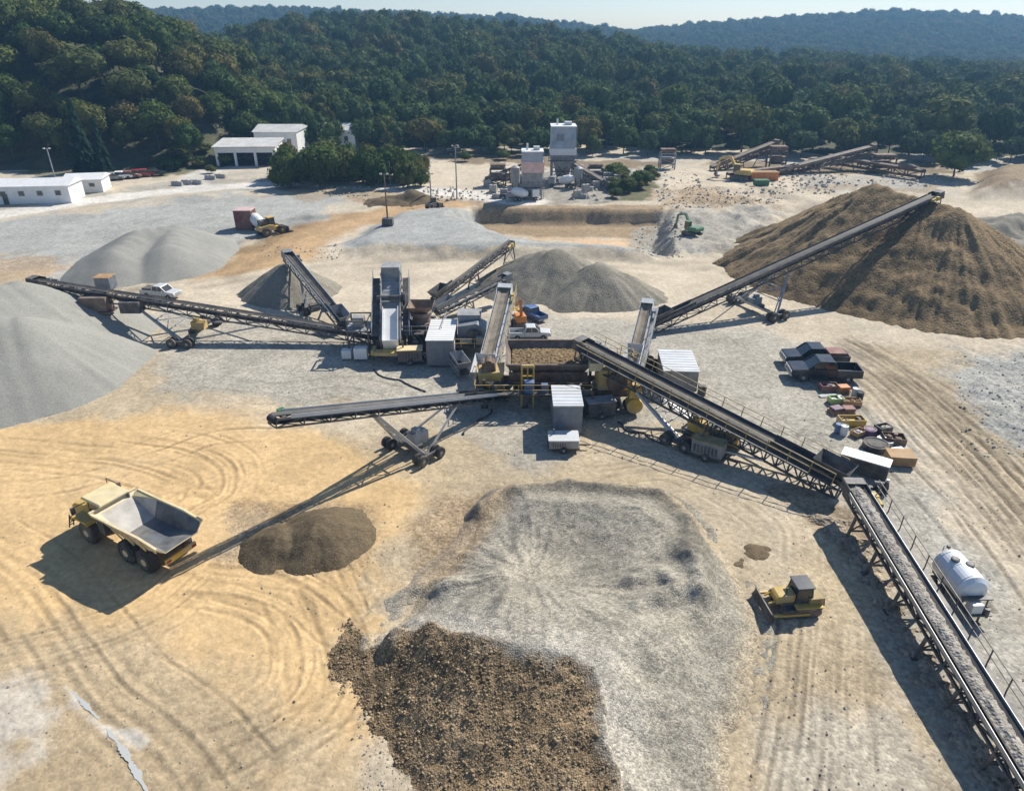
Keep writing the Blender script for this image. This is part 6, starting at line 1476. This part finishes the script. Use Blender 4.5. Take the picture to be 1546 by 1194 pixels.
rust_frame(1170, 256, 4.0, 4.4, 'rusty screen tower between the old conveyors at the wood edge'); rust_frame(1330, 258, 5.0, 3.2, 'low rusty screen tower right of the old conveyors'); rust_frame(1006, 256, 3.6, 3.8, 'small grey framed tower on the rubble bank at the wood edge', 'grey'); rust_frame(752, 282, 3.4, 3.6, 'dark screen tower left of the twin towers', 'dark'); rust_frame(898, 276, 3.2, 3.0, 'dark low tower right of the twin towers', 'dark')
conveyor('old_conveyor', 'thin dark conveyor reaching from the bin walls to the taller twin tower', G(930, 284, 1), D(862, 244, 170), 1.0, .9, 'dark', 'brownbelt', legs=((6, .7),), hopper=False, panel=3, chord=.22, motor=None)
conveyor('old_conveyor', 'low rust brown conveyor running along the foot of the wood', G(1100, 262, 1.2), D(1235, 246, 183), 1.2, 1.3, 'rust', 'brownbelt', legs=((8, .7), (16, .8)), hopper=False, panel=3, chord=.28, motor=None)
# poles
def pole(px, py, h, label, base=False, arm=True):
    p = G(px, py); z = zg(p.x, p.y); t = thing('light_pole', label, 'light pole', (p.x, p.y, z)); x, y, z = t.location
    MB().tube((x, y, z-.1), (x, y, z+h), .16, .09, n=8).build('mast', 'rust' if base else 'grey', t)
    if arm:
        b = MB(); b.beam((x-.6, y, z+h-.2), (x+.6, y, z+h-.2), .1); b.build('cross_arm', 'dark', t)
        for sg in (-1, 1): MB().box((x+sg*.55, y-.1, z+h-.15), (.35, .3, .2)).build('lamp', 'lightgrey', t)
    if base: MB().box((x, y, z-.05), (1.9, 1.6, 1.25), taper=.92).build('ballast_block', 'dark', t, bevel=.05)
pole(587, 354, 8.6, 'light pole on a black ballast block at the grey bench', True); pole(690, 302, 10.6, 'tall thin grey light pole left of the twin towers'); pole(651, 304, 5.5, 'short light pole by the dark loader on the bench')
pole(91, 296, 9.5, 'wooden pole beside the two white sheds', False, True); pole(590, 280, 5.0, 'short pole in front of the clump of trees', False, False)
# ---------------------------------------------------------------- buildings at upper left
def building(name, label, x0, y0, w, d, h, roofh, wall='white', roof='roof', bays=0, nwin=0, rz=0., flat=False):
    t = thing(name, label, 'building'); b = MB()
    if bays:
        pitch = w/bays
        k = MB().box((w/2, d-.35, 0), (w-.5, .2, h-.1)); k.box((w/2, d/2, .06), (w-.5, d-1, .05)); k.build('bay_shade', 'dark', t); b.box((w/2, d-.1, 0), (w, .2, h)); b.box((.1, d/2, 0), (.2, d-.4, h)); b.box((w-.1, d/2, 0), (.2, d-.4, h)); b.box((w/2, .12, h*.72), (w-.02, .24, h*.28))  # dark sheets at back and floor stand in for shade inside the bays
        b.build('wall', wall, t)
        for k in range(bays+1): MB().box((min(max(k*pitch, .35), w-.35), .1, 0), (.6, .5, h*.72)).build('column', wall, t)
    else:
        b.box((w/2, d/2, 0), (w, d, h)); b.build('wall', wall, t)
        for k in range(nwin):
            x = w*(k+.6)/(nwin+.2); q = MB(); q.box((x, -.03, h*.45), (1.1, .1, h*.28)); f = q.build('window', 'grey', t); MB().box((x, -.07, h*.47), (.9, .08, h*.23)).build('pane', 'glass', f)
        q = MB(); q.box((w*.32, -.04, .0), (1.0, .1, 2.0)); dr = q.build('door', 'dark', t); MB().box((w*.32+.35, -.1, 1.0), (.1, .06, .1)).build('handle', 'galv', dr)
    q = MB()
    if flat:
        q.slab((-.5, -.6, h), (w+.5, -.6, h), (w+.5, d+.5, h+roofh), (-.5, d+.5, h+roofh), .22)
    else:
        q.add([(-.4, -.4, h), (w+.4, -.4, h), (w+.4, d+.4, h), (-.4, d+.4, h), (-.4, d/2, h+roofh), (w+.4, d/2, h+roofh)], [(0, 1, 5, 4), (2, 3, 4, 5), (0, 4, 3), (1, 2, 5), (3, 2, 1, 0)])
        q.v = q.v
    for k in np.arange(0, w, 1.2):
        if flat: q.beam((k, -.55, h+.23), (k, d+.45, h+roofh+.23), .08, .05)
    q.build('roof', roof, t); place(t, (x0, y0), rz); return t
p = G(328, 252); building('open_shed', 'open fronted shed with dark bays and a pale roof at the head of the lane', p.x, p.y, 15.0, 9.0, 4.6, .9, 'white', 'roof', bays=3, rz=.05, flat=True)
p = D(388, 236, 204); building('workshop', 'pale workshop rising behind the open fronted shed', p.x, p.y, 11.5, 12, 6.6, 1.3, 'white', 'roof', nwin=3, flat=False)
p = D(492, 243, 215); building('workshop', 'pale pinkish roof showing behind the clump of trees', p.x, p.y, 9, 8, 5.6, 1.6, 'white', 'roof', nwin=2)
p = G(-35, 311); building('site_office', 'long white site office with small dark windows at the left edge', p.x, p.y, 18.2, 6.5, 3.5, 1.0, 'white', 'white', nwin=5, rz=.10)
p = G(102, 294); building('site_office', 'smaller white shed right of the long white site office', p.x, p.y, 7.2, 6, 2.8, .9, 'white', 'white', nwin=2, rz=.2)
# low hedge of machinery spares by the lane
for k, (px, py) in enumerate(((268, 281), (283, 279), (297, 279), (318, 272), (333, 270))):
    t = thing('concrete_barrier', 'dusty concrete barrier along the lane up to the open shed', 'barrier', group='barriers along the lane'); MB().prism([(-.35, 0), (.35, 0), (.12, .9), (-.12, .9)], -1.4, 1.4).build('body', 'concrete', t); MB().box((0, 0, .9), (.1, .3, .08)).build('lifting_eye', 'rust', t); p = G(px, py); place(t, (p.x, p.y), 1.3)
def rubble():
    r = random.Random(31); b = MB()
    for px0, px1, py0, py1, n, s0, s1 in ((990, 1180, 288, 318, 300, .15, .6), (960, 1030, 325, 392, 220, .15, .5), (1120, 1260, 262, 296, 160, .2, .8), (1440, 1560, 535, 690, 260, .06, .26), (1150, 1420, 262, 282, 220, .2, .9), (1000, 1060, 262, 285, 60, .2, .8), (640, 735, 285, 305, 110, .2, .7), (735, 800, 262, 302, 130, .2, .9), (865, 935, 262, 304, 130, .2, .9), (480, 560, 283, 300, 80, .2, .6), (395, 520, 372, 392, 90, .1, .35)):
        for k in range(n):
            p = G(r.uniform(px0, px1), r.uniform(py0, py1)); s = s0+(s1-s0)*r.random()**2.5; z = zg(p.x, p.y)
            q = MB().lathe((p.x, p.y, z-s*.2), (r.uniform(-.4, .4), r.uniform(-.4, .4), 1), [(0, s*.45), (s*.3, s*r.uniform(.5, .65)), (s*.65, s*r.uniform(.25, .5)), (s*.8, s*.1)], r.choice((5, 6, 7))); b.add(q.v, q.f)
    o = b.build('rubble', stone_mat('broken_rock', (.30, .265, .21), (.54, .49, .41), .9, .5, .2, big=.3)); tag(o, 'broken rock scattered over the terraces and rough edges of the quarry', 'rubble', kind='stuff')
rubble()
def stones():
    r = random.Random(91); V = []; F = []
    for px0, px1, py0, py1, n, s0, s1 in ((0, 560, 640, 1194, 900, .02, .10), (560, 1150, 620, 1194, 1500, .02, .11), (1100, 1546, 700, 1194, 1300, .02, .12), (240, 1300, 480, 700, 900, .03, .14), (540, 700, 960, 1194, 900, .03, .13), (330, 600, 760, 870, 400, .03, .11)):
        for k in range(n):
            p = G(r.uniform(px0, px1), r.uniform(py0, py1)); s = s0+(s1-s0)*r.random()**3; o = len(V); V += [(p.x+math.cos(a+r.uniform(-.3, .3))*s*r.uniform(.7, 1.2), p.y+math.sin(a)*s*r.uniform(.7, 1.2), -.03) for a in (0, 1.57, 3.14, 4.71)]+[(p.x+r.uniform(-.3, .3)*s, p.y+r.uniform(-.3, .3)*s, s*r.uniform(.7, 1.1))]
            F += [(o, o+1, o+4), (o+1, o+2, o+4), (o+2, o+3, o+4), (o+3, o, o+4)]
    V = np.array(V); V[:, 2] += ground_z(V[:, 0], V[:, 1]); o = np_mesh('scattered_stones', V, np.array(F), stone_mat('loose_stone', (.14, .11, .075), (.50, .45, .37), 1.7, .3, .1, big=.6), smooth=False)
    tag(o, 'small stones scattered over the tracked ground', 'stones', kind='stuff')
stones()
def puddle(label, pts, w):
    c = smooth_line(gp(pts), 14); ws = [w*math.sin(PI*(k+.4)/(len(c)+.2))**.6*(.8+.3*math.sin(k*.5)) for k in range(len(c))]
    V = []; L_ = [offset_line(c, 1)[k] for k in range(len(c))]
    for (x, y), (ox, oy), h in zip(c, L_, ws):
        for sg in (-1, 1): hh = h*random.uniform(.55, 1.3); V.append((x+(ox-x)*sg*hh/2, y+(oy-y)*sg*hh/2, 0))
    z = max(zg(v[0], v[1]) for v in V)+.0
    zz = [zg(v[0], v[1])+.015 for v in V]; V = [(v[0], v[1], q) for v, q in zip(V, zz)]
    o = np_mesh('puddle', np.array(V), np.array([(2*i, 2*i+1, 2*i+3, 2*i+2) for i in range(len(c)-1)]), WATER)
    tag(o, label, 'puddle', kind='structure')
WATER = bpy.data.materials.new('muddy_water'); N_, L_, b_ = nodes_of(WATER); b_.inputs['Base Color'].default_value = (.46, .46, .43, 1); b_.inputs['Roughness'].default_value = .22; b_.inputs['Specular IOR Level'].default_value = .8
puddle('narrow shining puddle running to the bottom edge at left', [(160, 1098), (185, 1130), (205, 1165), (235, 1215)], .4)
puddle('short thin puddle above the longer one at lower left', [(105, 1042), (125, 1060), (150, 1085)], .3)
